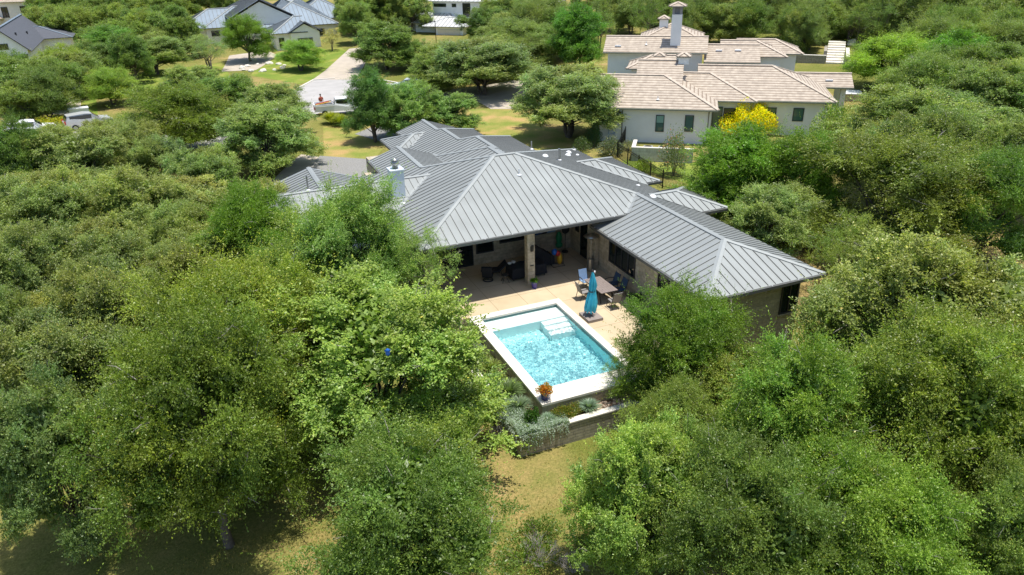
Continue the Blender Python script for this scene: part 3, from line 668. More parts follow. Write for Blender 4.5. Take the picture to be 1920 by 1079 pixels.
def bush_mesh(seed, r, n, size, up=.3, asp=.55, tintv=.25, fl=None):
    rng = np.random.default_rng(seed); v = rng.normal(size=(n, 3)); v[:, 2] = np.abs(v[:, 2])*1.1-.1
    v /= np.linalg.norm(v, axis=1, keepdims=True)
    a = np.arctan2(v[:, 1], v[:, 0]); wob = 1+.14*np.sin(a*3+seed)+.1*np.sin(a*5+v[:, 2]*6+seed*2)+.08*np.sin(v[:, 2]*9+a*2)
    rad = (rng.random(n)**.28)*wob
    c = v*rad[:, None]*np.array(r); d = v+rng.normal(size=(n, 3))*.7; d[:, 2] += up
    b = (1-tintv/2+tintv*rng.random(n)); tint = np.stack([b*(1+.15*rng.normal(size=n)), b, b], 1)
    if fl is not None:
        k = (rng.random(n) < fl[0]) & (rad > .8); tint[k] = np.array(fl[1])
    return leaf_mesh('foliage', c, d, size*(.7+.6*rng.random(n)), np.clip(tint, 0, 30), rng, .4, asp)
def shrub(name, x, y, z, r, n, size, color, label, cat='shrub', seed=None, stems=5, group=None, **k):
    root = thing(name, label, cat, (x, y, z), 0, group); sd = seed or int(abs(x*31+y*17))+3
    o = obj('foliage', bush_mesh(sd, r, n, size, **k), root, (0, 0, r[2]*.25), color)
    mb = MB(); rr = random.Random(sd)
    for i in range(stems):
        a = rr.uniform(0, 6.28); mb.tube([(0, 0, -.1), (math.cos(a)*r[0]*.3, math.sin(a)*r[1]*.3, r[2]*.4), (math.cos(a)*r[0]*.6, math.sin(a)*r[1]*.6, r[2]*.9)], [.03*r[0]+.008, .02*r[0]+.006, .006], 5)
    mb.build('stem', M['bark'], root); return root
def grass_tuft(name, x, y, z, r, h, n, color, label, seed=1, wid=.022, group=None, cat='ornamental grass'):
    """fountain of arching blades"""
    rng = np.random.default_rng(seed); P = []; F = []; T_ = []
    for i in range(n):
        a = rng.uniform(0, 6.28); sp = rng.uniform(.15, 1)**.7; L = h*rng.uniform(.75, 1.1); pts = []
        for t in (0, .35, .7, 1.0):
            rad = r*sp*t**1.25; zz = L*(t-.55*sp*t*t); pts.append((math.cos(a)*rad, math.sin(a)*rad, zz))
        w = wid*rng.uniform(.7, 1.2); px_, py_ = -math.sin(a)*w, math.cos(a)*w; o = len(P)
        for j, p in enumerate(pts):
            k = (1, .9, .6, .08)[j]; P += [(p[0]+px_*k, p[1]+py_*k, p[2]), (p[0]-px_*k, p[1]-py_*k, p[2])]
        for j in range(3): F.append((o+2*j, o+2*j+1, o+2*j+3, o+2*j+2))
        T_ += [rng.uniform(.75, 1.25)]*8
    me = bpy.data.meshes.new(name); me.from_pydata(P, [], F); ca = me.color_attributes.new('tint', 'FLOAT_COLOR', 'POINT')
    ca.data.foreach_set('color', np.repeat(np.array(T_, np.float32), 4)); me.materials.append(M['leaf']); me.update()
    o = obj(name, me, None, (x, y, z), color); return tag(o, label, cat, group)

# ------------------------------------------------------------------ planter round the pool
pl = thing('stone_planter', 'low dry-stacked limestone planter wall wrapping the left and front of the pool', 'planter', (0, 0, 0))
mb = MB(); mb.box(-5.86, -5.58, -11.6, -1.9, -2.6, -.56); mb.box(-5.579, 1.6, -11.6, -11.34, -2.6, -.56); mb.build('wall', M['pstone'], pl)
mb = MB(); mb.box(-5.89, -5.55, -11.63, -1.9, -.559, -.50); mb.box(-5.549, 1.6, -11.63, -11.31, -.559, -.50); mb.build('cap', M['coping'], pl)
mb = MB(); mb.box(-5.57, -4.385, -11.33, -1.9, -2.0, -.66); mb.box(-4.384, 1.55, -11.33, -10.625, -2.0, -.66); mb.build('soil', M['soil'], pl)
rng = np.random.default_rng(8)
def ground_cover(name, zone, n, size, color, label, drape=None, h=.14):
    c = []; d = []
    for (x0, x1, y0, y1) in zone:
        k = n; X = rng.uniform(x0, x1, k); Y = rng.uniform(y0, y1, k); Z = -.60+h*rng.random(k)**.6*(1+.4*np.sin(X*5)*np.cos(Y*4)); c.append(np.stack([X, Y, Z], 1)); q = rng.normal(size=(k, 3)); q[:, 2] = abs(q[:, 2])+.4; d.append(q)
    if drape:
        for (ax, fixed, a0, a1, sg) in drape:
            ns = int((a1-a0)*26)
            for i in range(ns):
                a = rng.uniform(a0, a1); L = rng.uniform(.12, .75)*(1 if rng.random() < .7 else .5); m2 = int(L*46); t = np.linspace(0, 1, m2); out = fixed+sg*(.04+.05*rng.random())+sg*.05*np.sin(t*2)
                w_ = a+.03*np.sin(t*7+i)+rng.normal(size=m2)*.015; zz = -.48-t*L
                p = np.stack([out+rng.normal(size=m2)*.012, w_, zz], 1) if ax == 'x' else np.stack([w_, out+rng.normal(size=m2)*.012, zz], 1)
                c.append(p); q = rng.normal(size=(m2, 3))*.6; q[:, 2] -= .4; d.append(q)
    c = np.concatenate(c); d = np.concatenate(d); b = .75+.5*rng.random(len(c)); t = np.stack([b, b, b], 1)
    o = obj(name, leaf_mesh(name, c, d, size*(.7+.6*rng.random(len(c))), t, rng, .6, .8), None, None, color)
    o['label'] = label; o['category'] = 'ground cover'; o['kind'] = 'stuff'
ground_cover('silver_ground_cover', [(-5.93, -5.0, -11.65, -9.2), (-5.9, -3.6, -11.66, -10.95), (-5.92, -5.35, -9.6, -8.0)], 9500, .05, (.36, .43, .36), 'silvery trailing ground cover filling the planter corner and hanging down its wall', [('y', -11.63, -5.85, -3.6, -1), ('x', -5.9, -11.6, -8.2, -1)], .27)
ground_cover('pale_ground_cover', [(-5.5, -4.5, -4.6, -2.4)], 2600, .05, (.26, .36, .24), 'pale silvery ground cover in the planter beside the far pool corner', None, .16)
# pale river pebbles at the right end
P = MB()
for i in range(330):
    x = rng.uniform(-2.1, 1.4); y = rng.uniform(-11.25, -10.7); r = rng.uniform(.03, .075)
    P.ellipsoid((x, y, -.645), (r, r*rng.uniform(.6, 1), r*.6), 6)
po = P.build('pebble_bed', simple('river_pebbles', (.52, .40, .30), .8, 0, .4, 9), None); po['kind'] = 'stuff'; po['label'] = 'bed of pale river pebbles in the planter below the front pool wall'; po['category'] = 'pebbles'
gg = 'plants in the pool planter'
grass_tuft('grass_clump', -5.05, -8.55, -.62, .95, .95, 420, (.17, .24, .09), 'large arching green grass clump midway along the left planter', 3, group=gg)
grass_tuft('grass_clump', -5.1, -9.75, -.62, .8, .75, 330, (.20, .27, .16), 'grey-green grass clump above the silver ground cover near the planter corner', 4, group=gg)
grass_tuft('grass_clump', -2.35, -11.0, -.62, .62, .62, 330, (.24, .33, .24), 'blue-grey grass tuft between the yellow-green bush and the pebbles', 5, group=gg)
grass_tuft('grass_clump', -4.35, -11.05, -.62, .5, .5, 200, (.22, .31, .21), 'small blue-grey grass tuft right of the dark round bush', 6, group=gg)
grass_tuft('grass_clump', -5.0, -6.3, -.62, .7, .8, 260, (.22, .27, .06), 'yellowish grass clump halfway up the left planter', 7, group=gg)
shrub('round_bush', -4.95, -10.85, -.7, (.38, .38, .62), 2600, .07, (.06, .14, .02), 'dark green round bush in the planter below the cobalt pot', group=gg)
shrub('low_bush', -3.45, -11.0, -.7, (.8, .38, .5), 4200, .055, (.17, .21, .03), 'yellow-green bush with brownish tips spilling over the front planter wall', group=gg, fl=(.12, (2.0, .9, .8)))
shrub('low_bush', -5.0, -5.2, -.7, (.5, .8, .45), 2600, .06, (.17, .23, .05), 'yellow-green bush in the left planter by the middle of the pool', group=gg)
shrub('low_bush', -5.0, -7.3, -.7, (.45, .6, .4), 2200, .06, (.19, .22, .05), 'golden-green bush just above the large arching grass clump', group=gg)

# ------------------------------------------------------------------ pots
def pot(x, y, z, r, h, mat, color, label, n=900, fr=.3, fh=.26, leaf=.07, fl=None, cat='potted plant'):
    t = thing('flower_pot', label, cat, (x, y, z))
    mb = MB(); mb.lathe([(0, 0), (r*.68, 0), (r*.72, .03), (r*.95, h*.75), (r, h-.03), (r*1.06, h-.02), (r*1.06, h), (r*.9, h), (r*.86, h-.05), (0, h-.06)], n=24); mb.build('pot', M[mat], t, True)
    obj('foliage', bush_mesh(int(x*9+50), (fr, fr, fh), n, leaf, fl=fl), t, (0, 0, h-.02), color); return t
pot(.16, -.02, 0, .19, .42, 'violet', (.14, .28, .03), 'indigo glazed pot of bright green leaves at the foot of the stone patio column', 700, .24, .2)
pot(-4.12, -10.33, .045, .22, .42, 'cobalt', (.55, .22, .02), 'cobalt glazed pot of orange foliage on the front left corner of the pool', 1500, .36, .3, .06, (.35, (.4, 1.2, 1.0)))
pot(3.95, -4.25, 0, .2, .32, 'black', (.07, .15, .03), 'black pot of dark green leaves on the deck beside the wing wall', 1200, .36, .42)
pot(4.42, -4.05, 0, .17, .28, 'black', (.06, .12, .03), 'second dark pot tucked against the wing wall behind the black pot', 800, .26, .25)

# ------------------------------------------------------------------ dining set
tb = thing('dining_table', 'grey-brown slatted dining table on the sunny deck', 'table', (2.92, -2.6, 0))
mb = MB()
for i in range(7): mb.box(-.5+i*.144, -.5+i*.144+.136, -.98, .98, .70, .735)
mb.build('tabletop', simple('slat_composite', (.22, .18, .165), .7, 0, .12, 5), tb)
mb = MB(); mb.box(-.46, .46, -.92, .92, .64, .698); mb.build('apron', M['bronze'], tb)
for sx in (-.36, .36):
    for sy in (-.75, .75):
        mb = MB(); mb.beam((sx, sy*.6, .64), (sx*1.1, sy, 0), .07, .07); mb.build('leg', M['bronze'], tb)
mb = MB(); mb.beam((-.36, 0, .3), (.36, 0, .3), .05, .05); mb.beam((0, -.6, .3), (0, .6, .3), .05, .05); mb.build('stretcher', M['bronze'], tb)
def chair(x, y, rz, fab, label):
    t = thing('sling_chair', label, 'chair', (x, y, 0), rz, 'sling chairs round the dining table')
    mb = MB(); mb.beam((0, -.25, .42), (0, .25, .40), .5, .03); mb.build('seat', M[fab], t)
    mb = MB(); mb.beam((0, .24, .42), (0, .40, .98), .5, .028, up=(0, 1, 0)); mb.build('backrest', M[fab], t)
    for s in (-1, 1):
        mb = MB(); mb.tube([(s*.27, -.27, 0), (s*.28, -.24, .3), (s*.28, -.24, .62)], .018, 6); mb.build('leg', M['bronze'], t)
        mb = MB(); mb.tube([(s*.27, .33, 0), (s*.28, .22, .35), (s*.27, .27, .55), (s*.26, .42, 1.0)], .018, 6); mb.build('leg', M['bronze'], t)
        mb = MB(); mb.tube([(s*.29, -.27, .62), (s*.30, 0, .65), (s*.29, .28, .62)], .024, 6); mb.build('armrest', M['bronze'], t)
    mb = MB(); mb.beam((-.27, -.05, .2), (.27, -.05, .2), .03, .03); mb.build('stretcher', M['bronze'], t); return t
H_ = math.pi/2
chair(2.02, -2.35, H_, 'greyfab', 'grey sling chair on the pool side of the dining table')
chair(2.95, -4.0, math.pi, 'greyfab', 'grey sling chair at the near end of the dining table')
chair(3.88, -2.15, -H_, 'bluefab', 'navy sling chair on the wall side, farther from the pool pots')
chair(3.88, -2.95, -H_, 'bluefab', 'navy sling chair on the wall side, nearer the black pot')
chair(2.75, -1.2, 0, 'paleblue', 'sling chair with pale blue cover at the patio end of the table')

# closed cantilever umbrella
um = thing('cantilever_umbrella', 'closed turquoise cantilever umbrella standing on a paved base by the pool', 'umbrella', (1.28, -4.55, 0))
mb = MB()
for i in (0, 1):
    for j in (0, 1): mb.box(-.42+i*.425, -.42+i*.425+.42, -.52+j*.525, -.52+j*.525+.52, .0, .15)
mb.build('base', M['paver'], um)
mb = MB(); mb.tube([(.3, .35, .15), (.3, .35, 2.35)], .045, 8); mb.tube([(.3, .35, 1.0), (.26, .31, 1.25)], .06, 6); mb.build('mast', M['bronze'], um)
mb = MB(); mb.tube([(.3, .35, 2.30), (.1, .1, 2.62), (-.02, -.02, 2.62)], .035, 6); mb.build('arm', M['bronze'], um)
mb = MB(); n = 40; prof = [(2.60, .035), (2.45, .07), (2.15, .13), (1.8, .18), (1.55, .145), (1.25, .2), (.95, .25), (.65, .27), (.42, .24)]
Pp = []; Ff = []
for i, (z, r) in enumerate(prof):
    for k in range(n):
        a = 2*math.pi*k/n; rr = r*(1+.28*math.cos(a*8+i*.35)*min(1, i/2)+.1*math.sin(a*13+i)); zz = z+(.06*math.cos(a*8) if i == len(prof)-1 else 0)
        Pp.append((rr*math.cos(a)+.05*math.sin(i*.6), rr*math.sin(a), zz))
for i in range(len(prof)-1):
    for k in range(n): Ff.append((i*n+k, i*n+(k+1) % n, (i+1)*n+(k+1) % n, (i+1)*n+k))
mb.add(Pp, Ff); mb.build('canopy', M['turq'], um, True)
mb = MB(); mb.lathe([(.155, 1.50), (.165, 1.53), (.16, 1.57)], n=18); mb.build('tie_strap', M['bronze'], um)
mb = MB(); mb.lathe([(0, 2.72), (.03, 2.7), (.05, 2.62), (.02, 2.58)], n=10); mb.build('finial', M['bronze'], um)
mb = MB(); mb.tube([(.3, .35, 2.3), (.42, .48, 2.36)], .05, 6); mb.build('crank_housing', M['strap'], um)

# ------------------------------------------------------------------ things in the shade of the patio
ht = thing('patio_heater', 'tall steel mushroom patio heater beside the wing corner', 'patio heater', (4.15, .75, 0))
mb = MB(); mb.lathe([(0, .0), (.24, 0), (.24, .06), (.2, .75), (0, .78)], n=18); mb.build('base', M['steel'], ht, False)
mb = MB(); mb.tube([(0, 0, .78), (0, 0, 2.0)], .035, 8); mb.build('pole', M['steel'], ht)
mb = MB(); mb.lathe([(.1, 1.86), (.12, 2.1), (.44, 2.14), (.46, 2.16), (.1, 2.28), (0, 2.29)], n=22); mb.build('reflector', M['steel'], ht, True)
rc = thing('swivel_chair', 'black swivel rocking chair on a round base under the patio roof', 'chair', (-1.8, 2.1, 0), R_(150))
mb = MB(); mb.lathe([(.25, 0), (.31, .0), (.31, .04), (.25, .05)], n=22); mb.tube([(0, 0, .02), (0, 0, .3)], .04, 8); mb.tube([(-.28, 0, .03), (.28, 0, .03)], .02, 6); mb.build('base', M['bronze'], rc)
mb = MB(); mb.beam((0, -.28, .36), (0, .25, .34), .58, .12); mb.build('seat', M['black'], rc)
mb = MB(); mb.beam((0, .22, .38), (0, .45, 1.0), .58, .1, up=(0, 1, 0)); mb.build('backrest', M['black'], rc)
for s in (-1, 1):
    mb = MB(); mb.tube([(s*.32, -.28, .38), (s*.33, -.2, .62), (s*.33, .25, .62), (s*.31, .4, .8)], .025, 6); mb.build('armrest', M['bronze'], rc)
ot = thing('lounge_chair', 'low black reclined lounge chair behind the swivel chair', 'chair', (-1.15, 2.55, 0), R_(-100))
mb = MB(); mb.beam((0, -.55, .36), (0, .2, .34), .6, .1); mb.build('seat', M['black'], ot)
mb = MB(); mb.beam((0, .2, .36), (0, .65, .78), .6, .09, up=(0, 1, 0)); mb.build('backrest', M['black'], ot)
for sx in (-.26, .26):
    for sy in (-.5, .3):
        mb = MB(); mb.tube([(sx, sy, 0), (sx, sy, .32)], .02, 6); mb.build('leg', M['bronze'], ot)
sl_ = thing('side_table', 'small black side table with splayed legs in front of the lounge chair', 'side table', (-1.0, 1.45, 0))
mb = MB(); mb.lathe([(0, .42), (.2, .42), (.21, .44), (.2, .46), (0, .46)], n=16); mb.build('top', M['bronze'], sl_)
for k in range(4):
    a = k*H_+.6; mb = MB(); mb.tube([(math.cos(a)*.05, math.sin(a)*.05, .42), (math.cos(a)*.27, math.sin(a)*.27, 0)], .018, 6); mb.build('leg', M['bronze'], sl_)
def cover(name, x, y, w_, d_, h, label, legs=True, slope=0.0, rz=0):
    t = thing(name, label, 'covered furniture', (x, y, 0), rz); mb = MB(); n1, n2 = 14, 8; P_ = []; F_ = []
    r = random.Random(int(x*10+99))
    def pt(u, v, z, k): return (-w_/2+w_*u, -d_/2+d_*v, z+slope*(u-.5)+.02*math.sin(u*9+v*7)*k)
    ring = [(i/n1, 0) for i in range(n1)]+[(1, i/n2) for i in range(n2)]+[(1-i/n1, 1) for i in range(n1)]+[(0, 1-i/n2) for i in range(n2)]
    m3 = len(ring); lv = [(h, .94, 1), (h-.05, 1.0, 1), (h*.55, 1.02, 0), (.14, 1.05, 0)]
    for z, s_, k in lv:
        for i, (u, v) in enumerate(ring):
            uu = .5+(u-.5)*s_*(1+.012*math.sin(i*2.3)); vv = .5+(v-.5)*s_*(1+.02*math.sin(i*1.9)); zz = z if z < h*.9 else z+slope*(u-.5)*1.0
            P_.append((-w_/2+w_*uu, -d_/2+d_*vv, max(.05, zz+.02*math.sin(i*1.1)*k)))
    for l in range(3):
        for i in range(m3): F_.append((l*m3+i, (l+1)*m3+i, (l+1)*m3+(i+1) % m3, l*m3+(i+1) % m3))
    F_.append(tuple(range(m3))); mb.add(P_, F_); mb.build('cover', M['black'], t, False)
    if legs:
        for sx in (-1, 1):
            for sy in (-1, 1):
                q = MB(); q.tube([(sx*(w_/2-.08), sy*(d_/2-.08), 0), (sx*(w_/2-.1), sy*(d_/2-.1), .3)], .025, 6); q.build('leg', M['bronze'], t)
    return t
cover('covered_table', .45, 1.75, 2.1, 1.0, .74, 'long table under a black fabric cover behind the stone column')
cover('covered_grill', 1.75, 2.7, 1.5, .9, 1.15, 'grill under a black cover sloping down to the right behind the column', False, -1.0)
for i, (x, y) in enumerate(((-.45, 2.05), (-.18, 2.12))):
    t = tag(MB().build('x', M['white']), '', '') if False else None
    mb = MB(); mb.lathe([(0, 0), (.09, 0), (.13, .09), (.12, .09), (.08, .03), (0, .03)], n=16); o = mb.build('white_bowl', M['white'], None, True, (x, y, .765))
    tag(o, ('left', 'right')[i]+' one of two white bowls on the covered table', 'bowl', 'bowls on the covered table')
mb = MB()
for k, (dx, dz, c) in enumerate(((0, .32, 0), )):
    mb.lathe([(.16, .0), (.22, .12), (.26, .3), (.22, .48), (.1, .6), (0, .62)], n=16)
fl_ = thing('pool_float_rack', 'rack of folded pool floats in red, blue and yellow beside the covered grill', 'pool floats', (2.75, 2.25, 0))
mb = MB(); mb.ellipsoid((.12, 0, .42), (.17, .17, .38), 14); mb.build('yellow_float', M['yellow'], fl_, True)
mb = MB(); mb.ellipsoid((-.02, -.05, .78), (.16, .15, .18), 12); mb.build('red_ball', M['red'], fl_, True)
mb = MB(); mb.ellipsoid((-.2, .05, .88), (.18, .18, .2), 12); mb.build('blue_ball', M['bluevinyl'], fl_, True)
mb = MB(); mb.tube([(-.4, -.25, .03), (.35, -.25, .03), (.35, .25, .03), (-.4, .25, .03), (-.4, -.25, .03)], .02, 6); mb.tube([(-.4, 0, .03), (-.4, 0, .8)], .02, 6); mb.tube([(.35, 0, .03), (.35, 0, .7)], .02, 6); mb.build('frame', M['bronze'], fl_)
gb = MB(); gb.ellipsoid((3.72, 4.05, .95), (.2, .16, .42), 14); gb.ellipsoid((3.72, 4.02, .5), (.24, .18, .2), 12); tag(gb.build('storage_bag', M['green'], None, True), 'upright green storage bag against the back wall of the patio', 'bag')
fn = thing('floor_fan', 'black round pedestal fan in the back corner of the patio', 'fan', (4.1, 3.95, 0))
mb = MB(); mb.lathe([(0, 0), (.22, 0), (.2, .05), (0, .08)], n=16); mb.build('base', M['black'], fn); mb = MB(); mb.tube([(0, 0, .05), (0, 0, 1.3)], .02, 6); mb.build('pole', M['black'], fn)
mb = MB(); mb.ellipsoid((0, -.05, 1.5), (.28, .09, .28), 16); mb.build('cage', M['black'], fn, True)
mb = MB(); mb.tube([(1.5, 4.36, 1.12), (3.9, 4.36, 1.62)], .016, 6); tag(mb.build('pool_pole', M['bluevinyl'], None), 'long teal pool pole hung along the back patio wall', 'pool pole')
mb = MB(); mb.box(3.05, 3.6, 4.30, 4.44, 1.30, 1.6); tag(mb.build('wall_box', M['paleblue'], None), 'pale blue panel on the back patio wall behind the green bag', 'panel')
mb = MB(); mb.ellipsoid((0, 0, 0), (.07, .07, .1), 10); mb.lathe([(.02, .08), (.1, .08), (0, .15)], n=10); bo = mb.build('bird_feeder', M['bluevinyl'], None, True, at(727, 662, 7.15)); tag(bo, 'small bright blue bird feeder in the top of the big oak left of the pool', 'bird feeder')

# ------------------------------------------------------------------ other houses
def hip(mb, x0, x1, y0, y1, z, m=.42, axis='x', e0='hip', e1='hip', seams=0, caps=True, **k):
    """hip or gable roof over a rectangle in local coordinates; returns ridge height"""
    if axis == 'x':
        h = (y1-y0)/2; zr = z+m*h; ym = (y0+y1)/2; a = (x0+(h if e0 == 'hip' else 0), ym, zr); b = (x1-(h if e1 == 'hip' else 0), ym, zr)
        c = [(x0, y0, z), (x1, y0, z), (x1, y1, z), (x0, y1, z)]
        roof_face(mb, [c[0], c[1], b, a], seams, **k); roof_face(mb, [c[2], c[3], a, b], seams, **k)
        if e0 == 'hip': roof_face(mb, [c[3], c[0], a], seams, **k)
        if e1 == 'hip': roof_face(mb, [c[1], c[2], b], seams, **k)
        E0, E1 = (c[0], c[3]), (c[1], c[2])
    else:
        h = (x1-x0)/2; zr = z+m*h; xm = (x0+x1)/2; a = (xm, y0+(h if e0 == 'hip' else 0), zr); b = (xm, y1-(h if e1 == 'hip' else 0), zr)
        c = [(x0, y0, z), (x1, y0, z), (x1, y1, z), (x0, y1, z)]
        roof_face(mb, [c[1], c[2], b, a], seams, **k); roof_face(mb, [c[3], c[0], a, b], seams, **k)
        if e0 == 'hip': roof_face(mb, [c[0], c[1], a], seams, **k)
        if e1 == 'hip': roof_face(mb, [c[2], c[3], b], seams, **k)
        E0, E1 = (c[0], c[1]), (c[2], c[3])
    if caps:
        if (Vector(a)-Vector(b)).length > .3: ridge_cap(mb, a, b, .17, .09)
        if e0 == 'hip': [ridge_cap(mb, a, q, .17, .09) for q in E0]
        if e1 == 'hip': [ridge_cap(mb, b, q, .17, .09) for q in E1]
    # fascia board below the eaves
    return zr
def gable_wall(mb, axis, f, a0, a1, z0, m, t=.2):
    """triangle of wall under a gable"""
    h = (a1-a0)/2
    for q in (0,):
        if axis == 'x': P_ = [(f, a0, z0), (f, a1, z0), (f, (a0+a1)/2, z0+m*h), (f+t, a0, z0), (f+t, a1, z0), (f+t, (a0+a1)/2, z0+m*h)]
        else: P_ = [(a0, f, z0), (a1, f, z0), ((a0+a1)/2, f, z0+m*h), (a0, f+t, z0), (a1, f+t, z0), ((a0+a1)/2, f+t, z0+m*h)]
        mb.add(P_, [(0, 1, 2), (5, 4, 3), (0, 3, 4, 1), (1, 4, 5, 2), (2, 5, 3, 0)])

# tile-roofed neighbour
th = thing('tile_roof_house', 'pale stucco house with brown concrete tile roofs behind the iron fence', 'house', (21.2, 25.6, -.1), R_(-36))
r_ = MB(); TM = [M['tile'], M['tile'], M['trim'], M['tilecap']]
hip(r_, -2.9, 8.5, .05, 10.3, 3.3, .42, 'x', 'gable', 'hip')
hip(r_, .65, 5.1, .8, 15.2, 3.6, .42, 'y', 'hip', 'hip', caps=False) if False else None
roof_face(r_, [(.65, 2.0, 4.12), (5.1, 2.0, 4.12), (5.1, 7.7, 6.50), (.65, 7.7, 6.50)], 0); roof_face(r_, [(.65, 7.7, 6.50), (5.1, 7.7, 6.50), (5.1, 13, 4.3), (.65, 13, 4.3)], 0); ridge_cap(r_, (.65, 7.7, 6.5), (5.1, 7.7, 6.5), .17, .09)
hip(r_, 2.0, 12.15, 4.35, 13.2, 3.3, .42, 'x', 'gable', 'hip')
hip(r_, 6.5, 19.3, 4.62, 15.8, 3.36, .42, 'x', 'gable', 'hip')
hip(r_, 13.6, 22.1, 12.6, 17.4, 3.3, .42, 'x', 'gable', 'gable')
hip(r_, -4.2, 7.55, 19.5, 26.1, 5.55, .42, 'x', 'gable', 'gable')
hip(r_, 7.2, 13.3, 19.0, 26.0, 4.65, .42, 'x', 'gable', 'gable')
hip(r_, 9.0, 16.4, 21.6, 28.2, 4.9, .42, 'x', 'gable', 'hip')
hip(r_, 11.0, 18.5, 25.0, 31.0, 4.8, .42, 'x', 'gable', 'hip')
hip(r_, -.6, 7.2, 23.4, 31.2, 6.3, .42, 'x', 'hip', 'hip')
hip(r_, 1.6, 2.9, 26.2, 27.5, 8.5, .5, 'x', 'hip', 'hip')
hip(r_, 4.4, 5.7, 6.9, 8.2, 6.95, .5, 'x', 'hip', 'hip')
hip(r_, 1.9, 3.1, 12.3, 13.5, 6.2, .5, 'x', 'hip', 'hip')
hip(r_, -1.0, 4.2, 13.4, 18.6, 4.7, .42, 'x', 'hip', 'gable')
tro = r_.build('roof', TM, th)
v_ = MB()
for (x, y, z) in ((3.0, 1.3, 3.86), (-2.2, 2.0, 4.1), (.6, 21.0, 6.2), (14.7, 13.6, 3.75)): v_.tube([(x, y, z), (x, y, z+.35)], .04, 6); v_.lathe([(0.16, 0), (.1, .08), (.04, .12)], (x, y, z), 10)
for (x, y, z) in ((-2.6, 20.6, 6.07), (8.8, 21.1, 5.6), (10.9, 21.2, 5.62), (19.8, 13.6, 3.78)): v_.box(x-.35, x+.35, y-.14, y+.14, z-.05, z+.09)
v_.build('roof_vent', M['white'], tro)
w_ = MB()
for b4 in ((-2.3, 7.9, .6, 9.6, -.5, 3.25), (7.95, 11.6, 5.0, 12.0, -.5, 3.25), (11.65, 18.6, 5.3, 15.0, -.5, 3.3), (.9, 4.9, 7.0, 8.6, 3.3, 5.9), (18.0, 18.6, 13.0, 17.0, -.5, 3.25), (21.0, 21.5, 13.1, 13.6, -.5, 3.25), (21.0, 21.5, 16.3, 16.8, -.5, 3.25),
           (-3.7, 7.0, 20.2, 25.4, -.5, 5.5), (7.3, 12.7, 22.0, 25.3, -.5, 4.6), (7.3, 7.8, 19.6, 21.9, -.5, 4.6), (12.2, 12.7, 19.6, 21.9, -.5, 4.6), (12.75, 15.7, 22.2, 27.5, -.5, 4.85), (12.0, 17.8, 25.6, 30.3, -.5, 4.75), (-.5, 3.8, 13.9, 18.1, 1, 4.6),
           (.0, 6.6, 24, 30.6, 5, 6.25), (1.75, 2.75, 26.35, 27.35, 7.5, 8.5), (4.55, 5.55, 7.05, 8.05, 6.2, 6.95), (-1.7, -.9, -.12, .1, -.5, .02)): w_.box(*b4)
gable_wall(w_, 'x', -2.3, .6, 9.6, 3.25, .42); gable_wall(w_, 'x', 21.2, 13.1, 16.9, 3.3, .42); gable_wall(w_, 'x', -3.7, 20.2, 25.4, 5.5, .42)
wo = w_.build('wall', M['stucco'], th)
og = simple('olive_gutter', (.25, .26, .2), .5)
for a, b in (((-2.9, -.02, 3.22), (8.5, -.02, 3.22)), ((8.55, 4.3, 3.22), (12.2, 4.3, 3.22)), ((12.2, 4.56, 3.26), (19.35, 4.56, 3.26)), ((13.6, 12.55, 3.2), (22.1, 12.55, 3.2)), ((-4.2, 19.42, 5.47), (7.5, 19.42, 5.47)), ((7.3, 18.9, 4.57), (13.3, 18.9, 4.57))):
    g = MB(); g.beam(a, b, .12, .12); g.build('gutter', og, tro)
for (x, y, w1, h1, z1, gm) in ((2.95, .6, .78, 1.55, 1.05, 'tealglass'), (5.6, .6, .8, 1.5, 1.15, 'tealglass'), (8.15, 5.0, .95, 2.1, .5, 'tealglass'), (9.2, 5.0, 1.2, 2.0, .5, 'glass'), (13.1, 5.3, .98, 1.25, 1.35, 'tealglass'), (15.6, 5.3, .98, 1.25, 1.35, 'tealglass'), (12.95, 22.2, 1.5, 2.3, 1.2, 'tealglass'), (8.2, 22.0, 1.6, 1.5, 2.6, 'glass'), (10.6, 22.0, 1.4, 1.6, 2.6, 'tealglass')):
    window(th, (x, y), (1, 0), (0, -1), w1, h1, z1, 1, .06, gm)
sh_ = MB(); sh_.box(3.01, 3.67, .565, .575, 1.9, 2.54); sh_.build('roller_shade', M['shade'], th)
cb = MB(); cb.box(3.3, 4.45, 20.9, 21.9, 5.8, 9.5); co_ = cb.build('chimney', M['stucco'], tro)
cb = MB()
for k in range(4): cb.box((3.32, 4.15, 3.32, 4.15)[k], (3.6, 4.43, 3.6, 4.43)[k], (20.92, 20.92, 21.6, 21.6)[k], (21.2, 21.2, 21.88, 21.88)[k], 9.501, 10.25)
cb.box(3.62, 4.13, 21.22, 21.58, 9.502, 10.2); cb.box(3.25, 4.5, 20.85, 21.95, 10.251, 10.4); cb.build('lantern_top', simple('grey_cut_stone', (.25, .26, .28), .8), co_)
cb = MB(); hip(cb, 2.95, 4.8, 20.5, 22.3, 10.42, .4, 'x'); cb.build('cap', TM, co_)
for x, y in ((-.15, .55), (7.7, .55), (18.4, 5.2)):
    dsp = MB(); dsp.tube([(x, y, .1), (x, y, 3.1)], .05, 6); dsp.build('downpipe', M['trim'], th)

